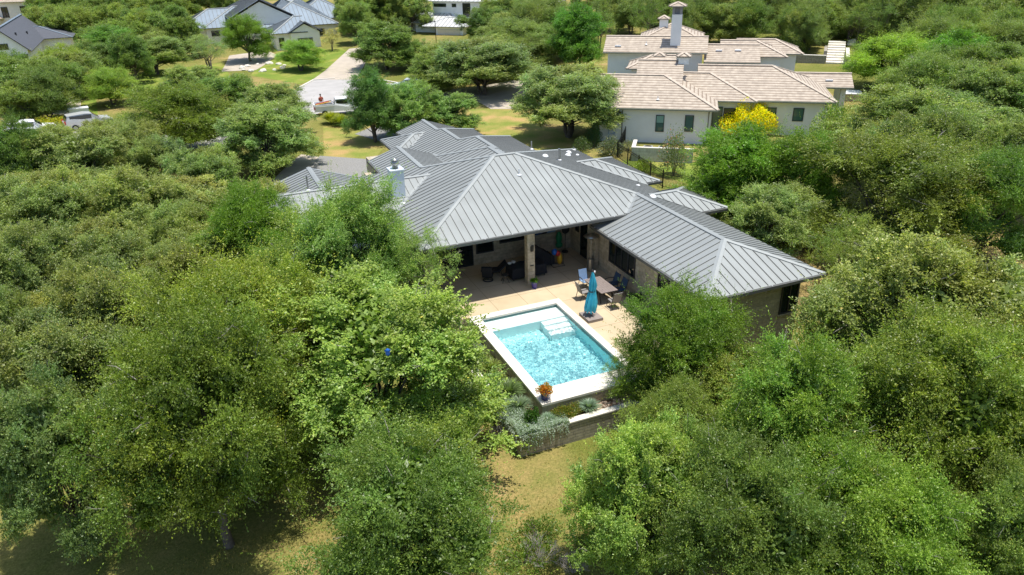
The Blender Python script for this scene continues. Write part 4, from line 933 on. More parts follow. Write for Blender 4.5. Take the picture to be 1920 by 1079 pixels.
# equipment wall beside it, with condensers
def tl(x, y, z=0):
    c, s_ = math.cos(R_(-36)), math.sin(R_(-36)); return (21.2+x*c-y*s_, 25.6+x*s_+y*c, z)
ew = thing('block_wall', 'low grey block screen wall with pale coping before the tile-roofed house', 'wall', tl(1.3, -6.0, -.12), R_(-36))
mb = MB(); mb.box(.0, 5.2, 0, .25, -.3, 1.15); mb.box(0, .25, .251, 2.6, -.3, 1.15); mb.build('wall', M['block'], ew)
mb = MB(); mb.box(-.04, 5.24, -.04, .29, 1.151, 1.24); mb.box(-.04, .29, .291, 2.6, 1.151, 1.24); mb.build('coping', M['coping'], ew)
for i in range(2):
    t = thing('air_conditioner', ('left', 'right')[i]+' grey air conditioner behind the block screen wall', 'air conditioner', tl(2.6+i*1.3, -4.4, -.1), R_(-36), 'air conditioners')
    mb = MB(); mb.box(-.4, .4, -.4, .4, 0, .9); mb.build('casing', simple('ac_casing', (.3, .31, .3), .6), t); mb = MB(); mb.lathe([(.3, .901), (.32, .93), (.28, .93), (0, .94)], n=16); mb.build('fan_guard', M['bronze'], t)
mb = MB()
for s in (-.3, .3): mb.beam((s, 0, 0), (s, 0, 1.5), .05, .05)
for k in range(4): mb.beam((-.3, 0, .35+.35*k), (.3, 0, .35+.35*k), .04, .04)
mb.beam((-.3, -.35, .45), (.3, -.35, .45), .04, .04); mb.box(-.3, .3, -.35, 0, .42, .46)
tag(mb.build('garden_chair', M['paleblue'], None, False, tl(-1.1, .15, 0)), 'pale blue slatted garden chair against the corner of the tile-roofed house', 'chair')

# garden stairs and retaining walls on the slope behind it
a0 = at(1548, 120); a1 = at(1583, 121); dv = Vector((a1[0]-a0[0], a1[1]-a0[1], 0)); wdt = dv.length; ang = math.atan2(dv.y, dv.x)
gs_ = thing('garden_stairs', 'flight of pale limestone steps climbing the dry slope', 'stairs', a0, ang)
for k in range(9):
    mb = MB(); mb.box(0, wdt, k*1.35, k*1.35+1.45, -.6, .16*(k+1)+.05); mb.build('step', M['coping'], gs_)
rw = thing('retaining_wall', 'low stacked stone retaining wall left of the garden stairs', 'wall', a0, ang)
mb = MB(); mb.box(-9, -.05, 0, .4, -.8, 1.0); mb.box(-.45, -.05, .41, 6, -.8, 1.6); mb.build('wall', M['pstone'], rw); mb = MB(); mb.box(-9, -.05, -.03, .43, 1.001, 1.08); mb.build('cap', M['coping'], rw)
rw = thing('retaining_wall', 'stacked stone retaining wall stepping down right of the garden stairs', 'wall', a1, ang)
mb = MB(); mb.box(.05, .45, -3.2, 6, -.8, 1.3); mb.box(.46, 3.0, -3.2, -2.8, -.8, .9); mb.build('wall', M['pstone'], rw); mb = MB(); mb.box(.02, .48, -3.23, 6, 1.301, 1.38); mb.box(.481, 3.0, -3.23, -2.77, .901, .98); mb.build('cap', M['coping'], rw)
def boulder(p, r, label, seed=1, mat='coping', group=None):
    rr = np.random.default_rng(seed); bm = bmesh.new(); bmesh.ops.create_icosphere(bm, subdivisions=3, radius=1)
    k = rr.normal(size=(5, 3))
    for v in bm.verts:
        c = Vector(v.co); f = 1+sum(.09*math.sin(c.dot(Vector(q))*2.2+i) for i, q in enumerate(k)); v.co = Vector((c.x*r*f, c.y*r*.8*f, c.z*r*.62*f))
    me = bpy.data.meshes.new('boulder'); bm.to_mesh(me); bm.free(); me.materials.append(M[mat]); o = obj('boulder', me, None, p); return tag(o, label, 'boulder', group)
boulder(at(1601, 84), 1.1, 'white boulder at the top of the slope right of the garden stairs', 3)
sp = thing('spa_tub', 'white framed spa tub past the right end of the tile-roofed house', 'spa', at(1592, 186), R_(-36))
mb = MB(); mb.box(-1.1, 1.1, -1.1, 1.1, 0, .7); mb.build('tub', M['tan'], sp); mb = MB(); mb.box(-1.2, 1.2, -1.2, 1.2, .701, .8); mb.build('rim', M['white'], sp)

# blue-roofed house
bh = thing('blue_roof_house', 'long cream stucco house with blue-grey metal roofs beyond the bright lawn', 'house', (2, 110, -.1))
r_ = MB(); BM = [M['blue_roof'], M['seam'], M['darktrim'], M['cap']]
k_ = dict(sw=.05, sh=.06)
hip(r_, -2.6, 3.5, -4.6, 4.5, 3.4, .5, 'x', 'hip', 'gable', .75, **k_)
hip(r_, .0, 6.0, -5.0, 8.0, 3.4, .55, 'y', 'gable', 'hip', .75, **k_)
hip(r_, -3.5, 11.2, 6.4, 24.0, 3.4, .5, 'x', 'hip', 'hip', .75, **k_)
hip(r_, -8.6, 3.2, 6.9, 27.0, 5.2, .52, 'y', 'gable', 'hip', .75, **k_)
hip(r_, -17.1, -5, 12.4, 24.0, 3.4, .5, 'x', 'hip', 'gable', .75, **k_)
hip(r_, -13.0, -4, 11.4, 24.0, 3.45, .5, 'x', 'hip', 'gable', .75, **k_)
hip(r_, 4.0, 17.0, 16.0, 30.0, 3.6, .5, 'x', 'hip', 'hip', .75, **k_)
r_.build('roof', BM, bh)
w_ = MB()
for b4 in ((-2.0, 3.0, -4.0, 4.0, -.5, 3.3), (.5, 5.5, -4.5, 7, -.5, 3.35), (-3.0, 10.6, 7.0, 23, -.5, 3.3), (-8.0, 2.6, 7.4, 26, -.5, 5.1), (-16.5, -5, 13, 23.5, -.5, 3.35), (-12.4, -5, 12.0, 12.99, -.5, 3.4), (5, 16.3, 16.7, 29, -.5, 3.5)): w_.box(*b4)
gable_wall(w_, 'y', -4.5, .5, 5.5, 3.34, .55); gable_wall(w_, 'y', 7.4, -8.0, 2.6, 5.08, .52); w_.build('wall', M['cream'], bh)
for (x, y, w1, h1, z1) in ((-1.5, -4.0, .9, 1.7, .9), (1.6, -4.5, 2.6, 1.6, .8), (-14.6, 13, .8, .8, 1.9), (-11.6, 12.0, 1.5, 1.0, 1.9), (-9.6, 12.0, 1.5, 1.0, 1.9), (7.0, 7.0, 1.4, 1.2, 1.4)):
    window(bh, (x, y), (1, 0), (0, -1), w1, h1, z1, 2, .09)
door(bh, (-2.6, 7.0), (1, 0), (0, -1), .9, 2.4, 1)

# white-roofed house
kh = thing('white_roof_house', 'white modern house with pale standing seam roofs at the top centre', 'house', (26.1, 105, -.1), R_(-45))
r_ = MB(); WM = [M['white_roof'], M['trim'], M['trim'], M['white_roof']]
hip(r_, 0, 8.6, 0, 7.0, 3.1, .37, 'x', 'hip', 'hip', .8, **k_)
hip(r_, -3.6, 6, 2.4, 13, 3.35, .37, 'x', 'hip', 'hip', .8, **k_)
hip(r_, -16.3, -1, 3.6, 15, 3.3, .37, 'x', 'hip', 'hip', .8, **k_)
hip(r_, -1.9, 24, 5.3, 15.5, 7.0, .2, 'x', 'hip', 'hip', .8, **k_)
r_.build('roof', WM, kh)
w_ = MB()
for b4 in ((2.4, 8.0, .6, 6.4, -.5, 3.05), (-3, 5.4, 3.0, 12, -.5, 3.3), (-15.7, -1.6, 4.2, 14, -.5, 3.25), (-.9, 23, 6.3, 14.5, -.5, 6.95)): w_.box(*b4)
w_.build('wall', M['stucco'], kh)
for (x, y, w1, h1, z1) in ((-.6, 6.3, 2.6, .6, 5.9), (3.2, 6.3, .9, .6, 5.9), (5.4, 6.3, 1.6, 2.4, 4.2), (9.0, 6.3, 3.0, 1.6, 4.8), (14.0, 6.3, 3.0, 1.6, 4.8)): window(kh, (x, y), (1, 0), (0, -1), w1, h1, z1, 1, .09)
mb = MB(); mb.beam((2.9, .53, 1.3), (7.4, .53, 1.3), .06, 2.5); mb.build('garage_door', M['coping'], kh)

# dark-gabled house at the left edge and the cream one beyond it
dh = thing('dark_gable_house', 'white board house with a steep charcoal gable roof at the left edge', 'house', (-36.8, 106.3, -.1), R_(1))
r_ = MB(); hip(r_, -7.6, 0, 0, 28, 3.1, .93, 'y', 'gable', 'gable', 0, caps=False); ridge_cap(r_, (-3.8, 0, 6.63), (-3.8, 28, 6.63), .2, .1); hip(r_, -2, 4.5, 18, 29, 3.1, .3, 'x', 'gable', 'hip', 0); hip(r_, -19, -3.8, 3, 13, 3.1, .62, 'x', 'gable', 'gable', 0)
for (x, y, z) in ((-2.2, 5.0, 5.3), (-1.6, 12.5, 4.75)): r_.tube([(x, y, z-.2), (x, y, z+.25)], .14, 8, 2)
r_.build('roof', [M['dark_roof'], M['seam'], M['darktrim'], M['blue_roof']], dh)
w_ = MB(); w_.box(-7.0, -.6, .4, 27, -.8, 3.3); gable_wall(w_, 'y', .4, -7.1, -.5, 3.3, .93); w_.box(-1, 3.9, 18.6, 28, -.5, 3.05); w_.box(-18, -7.02, 4, 12, -.5, 3.1); w_.build('wall', M['stucco'], dh)
for (x, w1, h1, z1) in ((-6.6, 4.4, 1.9, .7), (-2.1, 1.4, 1.8, .9), (-4.6, 1.6, .9, 3.5)): window(dh, (x, .4), (1, 0), (0, -1), w1, h1, z1, 1, .12)
ch_ = thing('cream_house', 'tall cream stucco house with a pink tile roof in the upper left corner', 'house', (-46, 178, -.1), R_(-12))
r_ = MB(); hip(r_, -24, .4, -1, 14, 6.4, .4, 'x', 'gable', 'gable', 0); hip(r_, -13, -5.4, -6, 6, 3.0, .4, 'y', 'gable', 'hip', 0); r_.build('roof', TM, ch_)
w_ = MB(); w_.box(-23, 0, 0, 13, -2, 6.3); w_.box(.01, 4.0, 3, 12, -2, 8.4); w_.box(-12.4, -6.0, -5.4, -.01, -2, 2.9); w_.build('wall', M['cream'], ch_)
for (x, w1, h1, z1) in ((-5.6, 1.4, 2.3, 3.0), (-1.6, 1.3, 1.4, 4.0)): window(ch_, (x, 0), (1, 0), (0, -1), w1, h1, z1, 2, .12)

# ------------------------------------------------------------------ iron fence
def fence(p, q, label, h=1.35):
    p = Vector(p); q = Vector(q); L = (q-p).length; a = math.atan2(q.y-p.y, q.x-p.x); root = thing('iron_fence', label, 'fence', tuple(p), a, 'black iron fence runs')
    nb = max(1, round(L/2.4)); bl = L/nb; dz = (q.z-p.z)
    for i in range(nb):
        mb = MB(); z0 = dz*i/nb; z1 = dz*(i+1)/nb
        for zz in (.15, h-.2, h-.05): mb.beam((i*bl+.04, 0, z0+zz), ((i+1)*bl-.04, 0, z1+zz), .03, .035)
        k = int(bl/.115)
        for j in range(1, k): x = i*bl+bl*j/k; zc = z0+(z1-z0)*j/k; mb.box(x-.009, x+.009, -.009, .009, zc+.08, zc+h+.05)
        mb.build('panel', M['iron'], root)
    for i in range(nb+1):
        mb = MB(); x = i*bl; mb.box(x-.035, x+.035, -.035, .035, dz*i/nb-.2, dz*i/nb+h+.12); mb.build('post', M['iron'], root)
F0, F1, F2, F3 = at(1172, 266), at(1157, 297), at(1242, 353), at(1600, 428)
fence(F0, F1, 'short black iron fence run seen end-on between the two houses'); fence(F1, F2, 'black iron fence run behind the grey roof, before the block wall'); fence(F2, F3, 'long black iron fence run below the vivid green trees at the right'); fence(F3, at(1830, 462), 'black iron fence run behind the huge yellow-green oak')

# ------------------------------------------------------------------ shrubs near the houses
gs2 = 'garden shrubs'
shrub('yellow_bush', *at(1410, 252), (2.9, 1.9, 2.5), 15000, .17, (.86, .76, .02), 'brilliant yellow flowering bush in front of the tile-roofed house', group=gs2, tintv=.35, fl=(.05, (.35, .5, 1.0)))
shrub('flowering_shrub', *at(1562, 280), (2.6, 2.0, 3.3), 7000, .15, (.19, .28, .05), 'pale green shrub with white flowers right of the yellow bush', group=gs2, fl=(.10, (3.2, 2.4, 6)))
shrub('conical_shrub', *at(1113, 275), (.8, .8, 2.0), 3500, .09, (.05, .12, .04), 'dark green upright shrub at the left corner of the tile-roofed house', group=gs2)
shrub('grey_shrub', *at(1146, 291), (1.2, 1.0, 1.3), 3200, .12, (.17, .20, .13), 'silvery-leaved shrub beside the end-on iron fence', group=gs2)
shrub('lavender_bush', *at(1182, 282), (.8, .8, .8), 1800, .08, (.22, .24, .15), 'small grey-green bush left of the block screen wall', group=gs2)
shrub('oleander', *at(1262, 330), (1.2, 1.1, 3.0), 3400, .13, (.19, .23, .10), 'tall thin grey-green shrub with pinkish tips in front of the block wall', group=gs2, fl=(.06, (3.5, 1.0, 1.6)))
shrub('lime_bush', *at(1207, 326), (1.0, .8, 1.0), 2200, .1, (.22, .30, .03), 'yellow-green bush along the iron fence behind the grey roof', group=gs2)
shrub('dark_shrub', *at(1090, 285), (.9, .9, 1.1), 1800, .1, (.10, .15, .05), 'low green shrub under the two-trunked oak', group=gs2)
shrub('flower_hedge', *at(1480, 105), (3, 2, 2.2), 4200, .16, (.10, .16, .03), 'dark hedge shrub left of the garden stairs', group=gs2)
shrub('slope_shrub', *at(1630, 75), (3.2, 2.2, 1.6), 3600, .17, (.18, .24, .13), 'pale grey-green shrub beside the white boulder', group=gs2)
shrub('ground_shrub', *at(1462, 130), (2.0, 1.6, 1.4), 2400, .14, (.09, .14, .06), 'dark grey-green shrub at the back corner of the tile-roofed house', group=gs2)
grass_tuft('ornamental_grass', *at(622, 232), 1.5, 1.6, 520, (.32, .34, .03), 'yellow ornamental grass at the left end of the hedge before the white pickup', 21, .05, gs2)
grass_tuft('ornamental_grass', *at(640, 236), 1.5, 1.5, 520, (.30, .34, .03), 'middle yellow-green ornamental grass before the white pickup', 22, .05, gs2)
shrub('hedge_shrub', *at(662, 243), (1.3, 1.0, 1.2), 2200, .1, (.12, .19, .03), 'green shrub at the right end of the yellow grass hedge', group=gs2)
shrub('verge_shrub', *at(95, 243), (4.6, 2.0, 1.0), 5200, .17, (.44, .42, .03), 'long yellow flowering verge shrub along the street at the left', group=gs2)
shrub('verge_shrub', *at(60, 250), (2.2, 1.6, 1.0), 2600, .17, (.42, .42, .04), 'smaller yellow verge shrub beside the parked white car', group=gs2)
shrub('hedge_shrub', *at(455, 385), (1.4, 1.2, 1.1), 2400, .1, (.09, .13, .05), 'dark shrub at the foot of the path oak', group=gs2)
shrub('undergrowth', *at(1010, 1010), (.9, .8, .6), 1500, .08, (.12, .20, .03), 'green undergrowth in the dry grass at the bottom centre', group=gs2)
shrub('undergrowth', *at(985, 1060), (1.2, .9, .7), 2200, .08, (.12, .20, .02), 'bright green sprouts at the bottom edge of the photo', group=gs2)
shrub('sapling', *at(985, 850), (.5, .5, 1.2), 700, .08, (.11, .19, .03), 'thin sapling growing at the foot of the planter corner', group=gs2)
shrub('undergrowth', *at(1095, 1030), (.5, .5, .5), 700, .07, (.13, .20, .03), 'small leafy sprout right of the bare grey shrub', group=gs2)
# bare grey shrubs
def dead(p, r, label, seed):
    rr = random.Random(seed); mb = MB()
    def br(a, d, L, w, k):
        b = a+d*L; mb.tube([a, (a+b)/2+Vector((rr.uniform(-.03, .03), rr.uniform(-.03, .03), 0)), b], [w, w*.8, w*.6], 4, caps=False)
        if k > 0:
            for _ in range(4): br(a+(b-a)*rr.uniform(.5, 1), (d+Vector((rr.uniform(-.8, .8), rr.uniform(-.8, .8), rr.uniform(-.2, .5)))).normalized(), L*.68, w*.55, k-1)
    for i in range(7):
        a = i*.9; br(Vector((0, 0, 0)), Vector((math.cos(a)*.6, math.sin(a)*.6, .8)).normalized(), r*.5, .016, 3)
    o = mb.build('bare_shrub', simple('grey_twig', (.34, .31, .29), .9), None, False, p); tag(o, label, 'bare shrub', 'bare grey shrubs')
dead(at(1015, 1062), 1.1, 'bare grey shrub at the bottom edge centre', 3); dead(at(935, 830), .8, 'bare grey twigs between the big oak and the planter corner', 5); dead(at(1075, 1075), .8, 'bare grey twigs at the bottom edge right of the larger bare shrub', 9)

# ring bed with boulders
rb = at(494, 128); BO = []
for i in range(11):
    a = i/11*6.28; boulder((rb[0]+math.cos(a)*3.2, rb[1]+math.sin(a)*3.6, rb[2]+.1), .3+.14*(i % 3), '', i+10, 'coping', 'boulders of the tree ring'); BO.append(COL.objects[-1])
OR_ = ['leftmost', 'second from the left', 'third from the left', 'fourth from the left', 'fifth from the left', 'middle', 'fifth from the right', 'fourth from the right', 'third from the right', 'second from the right', 'rightmost']
for i, o in enumerate(sorted(BO, key=lambda o: float(AX[0] @ (np.array(o.location)-CAM))/depth(o.location))): o['label'] = 'pale boulder, '+OR_[i]+' in the ring round the tall dark tree'

# ------------------------------------------------------------------ vehicles, person, lamp
def car(p, rz, paint, label, kind='suv', name='parked_car', cat='car'):
    t = thing(name, label, cat, p, rz, 'parked vehicles'); W = .92
    if kind == 'suv': prof = [(-2.3, .35), (-2.35, .95), (-2.2, 1.05), (-1.95, 1.62), (-.2, 1.70), (.45, 1.6), (1.15, 1.08), (2.15, .95), (2.33, .7), (2.3, .35)]
    elif kind == 'van': prof = [(-2.8, .35), (-2.85, 1.1), (-2.75, 2.2), (-2.6, 2.3), (1.2, 2.3), (1.9, 1.4), (2.6, 1.15), (2.75, .8), (2.7, .35)]
    else: prof = [(-2.9, .5), (-2.92, 1.15), (-.75, 1.15), (-.7, 1.2), (-.5, 1.82), (.75, 1.85), (1.4, 1.28), (2.6, 1.15), (2.85, .9), (2.85, .45)]
    n = len(prof); mb = MB(); P_ = []
    for (s, in_) in ((-1, .12), (-1, 0), (1, 0), (1, .12)):
        for x, z in prof:
            tap = .14 if z > 1.2 else 0; P_.append((x*(1-.02*(in_ > 0)), s*(W-in_*.6-tap), z-(in_*.3 if z > .6 else 0)+(.05 if in_ else 0)))
    F_ = []
    for r in range(3):
        for i in range(n-1): F_.append((r*n+i, r*n+i+1, (r+1)*n+i+1, (r+1)*n+i))
    F_ += [tuple(range(n)), tuple(3*n+i for i in range(n))[::-1]]
    mb.add(P_, F_); mb.build('body', M[paint], t)
    if kind == 'truck':
        mb = MB(); mb.box(-2.8, -.8, -.75, .75, 1.152, 1.16); mb.build('bed_liner', M['darktrim'], t)
        for s in (-1, 1): mb = MB(); mb.box(-2.9, -.75, s*.86-.04, s*.86+.04, 1.16, 1.34); mb.build('bed_side', M[paint], t)
        mb = MB(); mb.box(-2.93, -2.86, -.82, .82, 1.0, 1.34); mb.build('tailgate', M[paint], t)
    g_ = MB()
    if kind == 'suv': g_.box(-1.75, .35, -.80, .80, 1.15, 1.55); fr_ = [(.5, 1.58), (1.1, 1.13)]; re = [(-1.98, 1.58), (-2.2, 1.12)]
    elif kind == 'van': g_.box(.4, 1.2, -.81, .81, 1.5, 2.05); fr_ = [(1.23, 2.22), (1.87, 1.45)]; re = [(-2.74, 2.1), (-2.86, 1.4)]
    else: g_.box(-.45, .8, -.80, .80, 1.3, 1.72); fr_ = [(.8, 1.8), (1.35, 1.34)]; re = [(-.53, 1.76), (-.72, 1.3)]
    g_.build('side_window', M['glass'], t)
    for nm, (u, v) in (('windscreen', fr_), ('rear_window', re)):
        mb = MB(); mb.beam((u[0], 0, u[1]), (v[0], 0, v[1]), 1.45, .05, up=(1, 0, .3)); mb.build(nm, M['glass'], t)
    for x in (prof[0][0]*.62, prof[-1][0]*.62):
        for s in (-1, 1):
            wh = MB(); wh.tube([(x, s*(W-.2), .34), (x, s*(W+.01), .34)], .34, 16); wo_ = wh.build('wheel', M['rubber'], t)
            rm = MB(); rm.tube([(x, s*(W+.0), .34), (x, s*(W+.03), .34)], .2, 12); rm.build('rim', M['steel'], wo_)
    for s in (-1, 1):
        mb = MB(); mb.box(prof[0][0]-.06, prof[0][0]+.1, s*.8-.08, s*.8+.08, .8, 1.12); mb.build('tail_light', M['red'], t)
        mb = MB(); mb.box(prof[-1][0]-.12, prof[-1][0]+.03, s*.68-.15, s*.68+.15, .68, .84); mb.build('headlight', M['white'], t)
    return t
tk = car(at(640, 214), R_(-8), 'white', 'white pickup truck with tools in its bed parked on the cul-de-sac', 'truck', 'pickup_truck', 'pickup truck')
for k, (y, x1, mt) in enumerate(((-.35, -1.0, 'yellow'), (.1, -1.2, 'red'), (.4, -.9, 'paver'))):
    mb = MB(); mb.tube([(-2.7, y, 1.25), (x1, y+.1, 1.5)], .05, 6); o = mb.build('long_tool', M[mt], None); o.parent = None; o.matrix_world = Matrix.Translation(at(640, 214)) @ Matrix.Rotation(R_(-8), 4, 'Z'); tag(o, ('yellow', 'red', 'brown')[k]+' handled tool lying in the bed of the white pickup', 'tool', 'tools in the pickup bed')
car(at(168, 240), R_(14), 'strap', 'silver-grey car parked on the street at the left, seen over the yellow verge', 'suv')
car(at(62, 256), R_(10), 'white', 'white car parked at the left edge behind the dark tree', 'suv')
car(at(768, 172), R_(150), 'whitemetal', 'pale blue-white car parked behind the oaks beside the cul-de-sac', 'suv')
def person(p, rz, label):
    t = thing('person', label, 'person', p, rz)
    bm = bmesh.new()
    J = [(0, 0, .95), (0, 0, 1.2), (0, 0, 1.42), (0, 0, 1.52), (0, .01, 1.62), (0, .0, 1.74), (-.19, 0, 1.40), (-.25, .04, 1.14), (-.24, -.12, .92), (.19, 0, 1.40), (.28, 0, 1.13), (.24, -.16, .95), (-.1, 0, .9), (-.11, -.06, .5), (-.11, .02, .06), (-.11, -.13, .03), (.1, 0, .9), (.13, .04, .5), (.14, .08, .06), (.14, -.06, .03)]
    E_ = [(0, 1), (1, 2), (2, 3), (3, 4), (4, 5), (2, 6), (6, 7), (7, 8), (2, 9), (9, 10), (10, 11), (0, 12), (12, 13), (13, 14), (14, 15), (0, 16), (16, 17), (17, 18), (18, 19)]
    Rr = [.15, .14, .15, .06, .09, .08, .065, .05, .04, .065, .05, .04, .1, .065, .05, .04, .1, .065, .05, .04]
    me = bpy.data.meshes.new('body'); me.from_pydata(J, E_, []); o = bpy.data.objects.new('body', me); COL.objects.link(o); o.parent = t; o.modifiers.new('s', 'SKIN'); me.materials.append(M['skin'])
    sv = me.skin_vertices[0].data
    for i, r in enumerate(Rr): sv[i].radius = (r, r*.8)
    sv[0].use_root = True; o.modifiers.new('b', 'SUBSURF').levels = 1; o.modifiers['b'].render_levels = 2
    s = MB(); s.lathe([(.17, .92), (.18, 1.1), (.2, 1.36), (.16, 1.46), (.07, 1.5)], n=14); s.tube([(-.17, 0, 1.41), (-.25, .03, 1.2)], [.085, .07], 8); s.tube([(.17, 0, 1.41), (.27, 0, 1.2)], [.085, .07], 8); s.build('shirt', M['cloth_red'], t, True)
    s = MB(); s.lathe([(.17, .82), (.18, .98)], n=14); s.tube([(-.1, 0, .92), (-.11, -.05, .5), (-.11, .02, .1)], [.12, .085, .07], 8); s.tube([(.1, 0, .92), (.13, .04, .5), (.14, .08, .1)], [.12, .085, .07], 8); s.build('trousers', M['cloth_dark'], t, True)
    s = MB(); s.ellipsoid((0, .02, 1.73), (.1, .11, .1), 12); s.build('hair', M['hair'], t, True)
person(at(604, 206), R_(20), 'person in a rust-coloured shirt standing in the street behind the white pickup')
lp = thing('street_lamp', 'black street lamp with a side arm before the white-roofed house', 'street lamp', at(818, 80))
mb = MB(); mb.tube([(0, 0, 0), (0, 0, 3.6)], .06, 8); mb.build('post', M['iron'], lp); mb = MB(); mb.beam((0, 0, 3.5), (-1.0, 0, 3.5), .1, .1); mb.build('arm', M['iron'], lp); mb = MB(); mb.box(-1.2, -.7, -.15, .15, 3.3, 3.45); mb.build('lamp_head', M['iron'], lp)
ub = thing('utility_box', 'white utility box on the verge behind the silver-grey car', 'utility box', at(151, 222), R_(10)); mb = MB(); mb.box(-1, 1, -.5, .5, 0, 1.1); mb.build('cabinet', M['white'], ub); mb = MB(); mb.box(-1.05, 1.05, -.55, .55, 1.101, 1.18); mb.build('lid', M['white'], ub)

# ------------------------------------------------------------------ trees
def tree_variant(seed, style, nleaf, H=7.0, W=7.0, trunk_h=1.5, stems=2):
    rng = np.random.default_rng(seed)
    nl = {'oak': 25, 'elm': 24, 'tall': 22, 'sparse': 13, 'bush': 14}[style]
    lobes = []
    # overlapping masses on a dome: outer ring low, inner ones high, so the outline is uneven and reaches well down
    for i in range(nl):
        a = i*2.39996+rng.uniform(-.35, .35); q = math.sqrt((i+.4)/nl)
        rr = rng.uniform(.105, .225)*W*(1.08 if q < .4 else 1)
        top = .5+.40*math.sqrt(max(0, 1-q*q*.92))          # dome profile
        hz = top-rng.uniform(-.04, .20)
        if q > .66 and rng.random() < .5: hz = rng.uniform(.24, .45)
        if style == 'tall': hz = (.22+.72*(i+.5)/nl); a = i*2.39996; q = (1.05-hz**1.6)*rng.uniform(.45, 1.0)
        if style == 'sparse': hz = max(.45, hz); q *= rng.uniform(.8, 1.05)
        if style == 'bush': hz = rng.uniform(.2, .7)
        q *= rng.uniform(.74, 1.16)*(1+.14*math.sin(a*2+seed))
        rad = (W*.5-rr*.62)*q
        zc = min(hz*H, H-rr*.7)
        lobes.append((np.array([math.cos(a)*rad, math.sin(a)*rad, zc]), rr))
    K = {'oak': 14, 'elm': 13, 'tall': 13, 'sparse': 13, 'bush': 20}[style]
    anch = []; outn = []; lid = []
    sq = np.array([1, 1, .74])
    for li, (c, r) in enumerate(lobes):
        for _ in range(K):
            v = rng.normal(size=3); v[2] = v[2]*.85+.28; v /= np.linalg.norm(v)
            p = c+v*r*rng.uniform(.62, 1.05)*sq
            inside = sum(1 for lj, (c2, r2) in enumerate(lobes) if lj != li and np.linalg.norm((p-c2)/sq) < r2*.6)
            if inside and rng.random() < .75: continue
            anch.append(p); o = v*.8+np.array([0, 0, .45]); o[:2] += p[:2]/W*.6; outn.append(o/np.linalg.norm(o)); lid.append(li)
    anch = np.array(anch); outn = np.array(outn); lid = np.array(lid)
    nc = len(anch); tw = {'oak': 27, 'elm': 24, 'tall': 24, 'sparse': 12, 'bush': 12}[style]
    per = max(4, int(nleaf/(nc*tw)))
    tlen = {'oak': .56, 'elm': .86, 'tall': .74, 'sparse': .8, 'bush': .6}[style]*W/7
    ti = np.repeat(np.arange(nc), tw); nt_ = len(ti)
    td = outn[ti]*(.75 if style != 'oak' else .55)+rng.normal(size=(nt_, 3))*np.array([.62, .62, .42]); td /= np.linalg.norm(td, axis=1, keepdims=True)
    long_ = rng.random(nt_); tl = tlen*(.5+.6*long_)
    lg = long_ > (.925 if style in ('elm', 'tall', 'sparse') else .985); tl[lg] *= 1.7; td[lg, 2] += .35
    t0 = anch[ti]+rng.normal(size=(nt_, 3))*.15*W/7
    li = np.repeat(np.arange(nt_), per); s = np.tile((np.arange(per)+.5)/per, nt_)+rng.normal(size=nt_*per)*.04
    cen = t0[li]+td[li]*(tl[li]*s)[:, None]
    droop = .10 if style == 'oak' else .24
    cen[:, 2] -= droop*(s**2)*tl[li]
    side = rng.normal(size=(len(li), 3)); cen = cen+side*(.06*W/7)*(1.15-s)[:, None]
    d = td[li]*.55+side*.55; d[:, 2] -= .15
    size = (.088 if style in ('oak', 'bush') else .078)*W/7*(.65+.7*rng.random(len(li)))*(1.1-.3*s)
    br = (.72+.56*rng.random(nc))[ti][li]*(.75+.5*rng.random(len(li)))
    hue = (rng.normal(size=len(lobes))*.055)[lid][ti][li]+rng.normal(size=len(li))*.05
    tip = np.clip((s-.55)/.45, 0, 1)*(.22+.75*lg[li]+.35*(long_[li] > .85))
    tint = np.stack([br*(1+hue+.55*tip), br*(1+.38*tip), br*(1-hue*1.5+.05*tip)], 1)
    dead = rng.random(len(li)) < .005; tint[dead] = np.array([2.6, 1.7, 1.6])
    # larger leaves added deep in the crown, tinted darker to shade its core
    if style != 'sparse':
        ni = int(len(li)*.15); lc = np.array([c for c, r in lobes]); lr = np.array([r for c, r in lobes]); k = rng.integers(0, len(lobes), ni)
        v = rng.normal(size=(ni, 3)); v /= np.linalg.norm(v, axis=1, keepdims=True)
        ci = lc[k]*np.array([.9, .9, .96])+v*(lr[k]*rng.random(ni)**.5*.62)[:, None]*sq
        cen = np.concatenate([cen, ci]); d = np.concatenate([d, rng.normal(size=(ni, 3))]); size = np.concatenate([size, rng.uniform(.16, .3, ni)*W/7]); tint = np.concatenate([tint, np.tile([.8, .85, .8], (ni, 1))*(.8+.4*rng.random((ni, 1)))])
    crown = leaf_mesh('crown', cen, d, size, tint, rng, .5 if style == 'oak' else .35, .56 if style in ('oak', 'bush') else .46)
    mb = MB(); base = []
    sr = np.random.default_rng(seed+99)
    for k in range(stems):
        a = 2*math.pi*k/stems+sr.uniform(0, 1); off = .12*W/7*(stems > 1)
        p0 = np.array([math.cos(a)*off, math.sin(a)*off, -.3]); p1 = np.array([math.cos(a)*(off+.25*(stems > 1)*sr.uniform(.5, 1.6)), math.sin(a)*(off+.25*(stems > 1)*sr.uniform(.5, 1.6)), trunk_h])
        mid = (p0+p1)/2+sr.normal(size=3)*.06; rb = .17*W/7*(1 if stems == 1 else .78)
        mb.tube([p0, p0+(0, 0, .45), mid, p1], [rb*1.45, rb*1.05, rb*.92, rb*.8], 8); base.append((p1, rb*.8))
    cl = [[] for _ in lobes]
    for i, l_ in enumerate(lid): cl[l_].append(i)
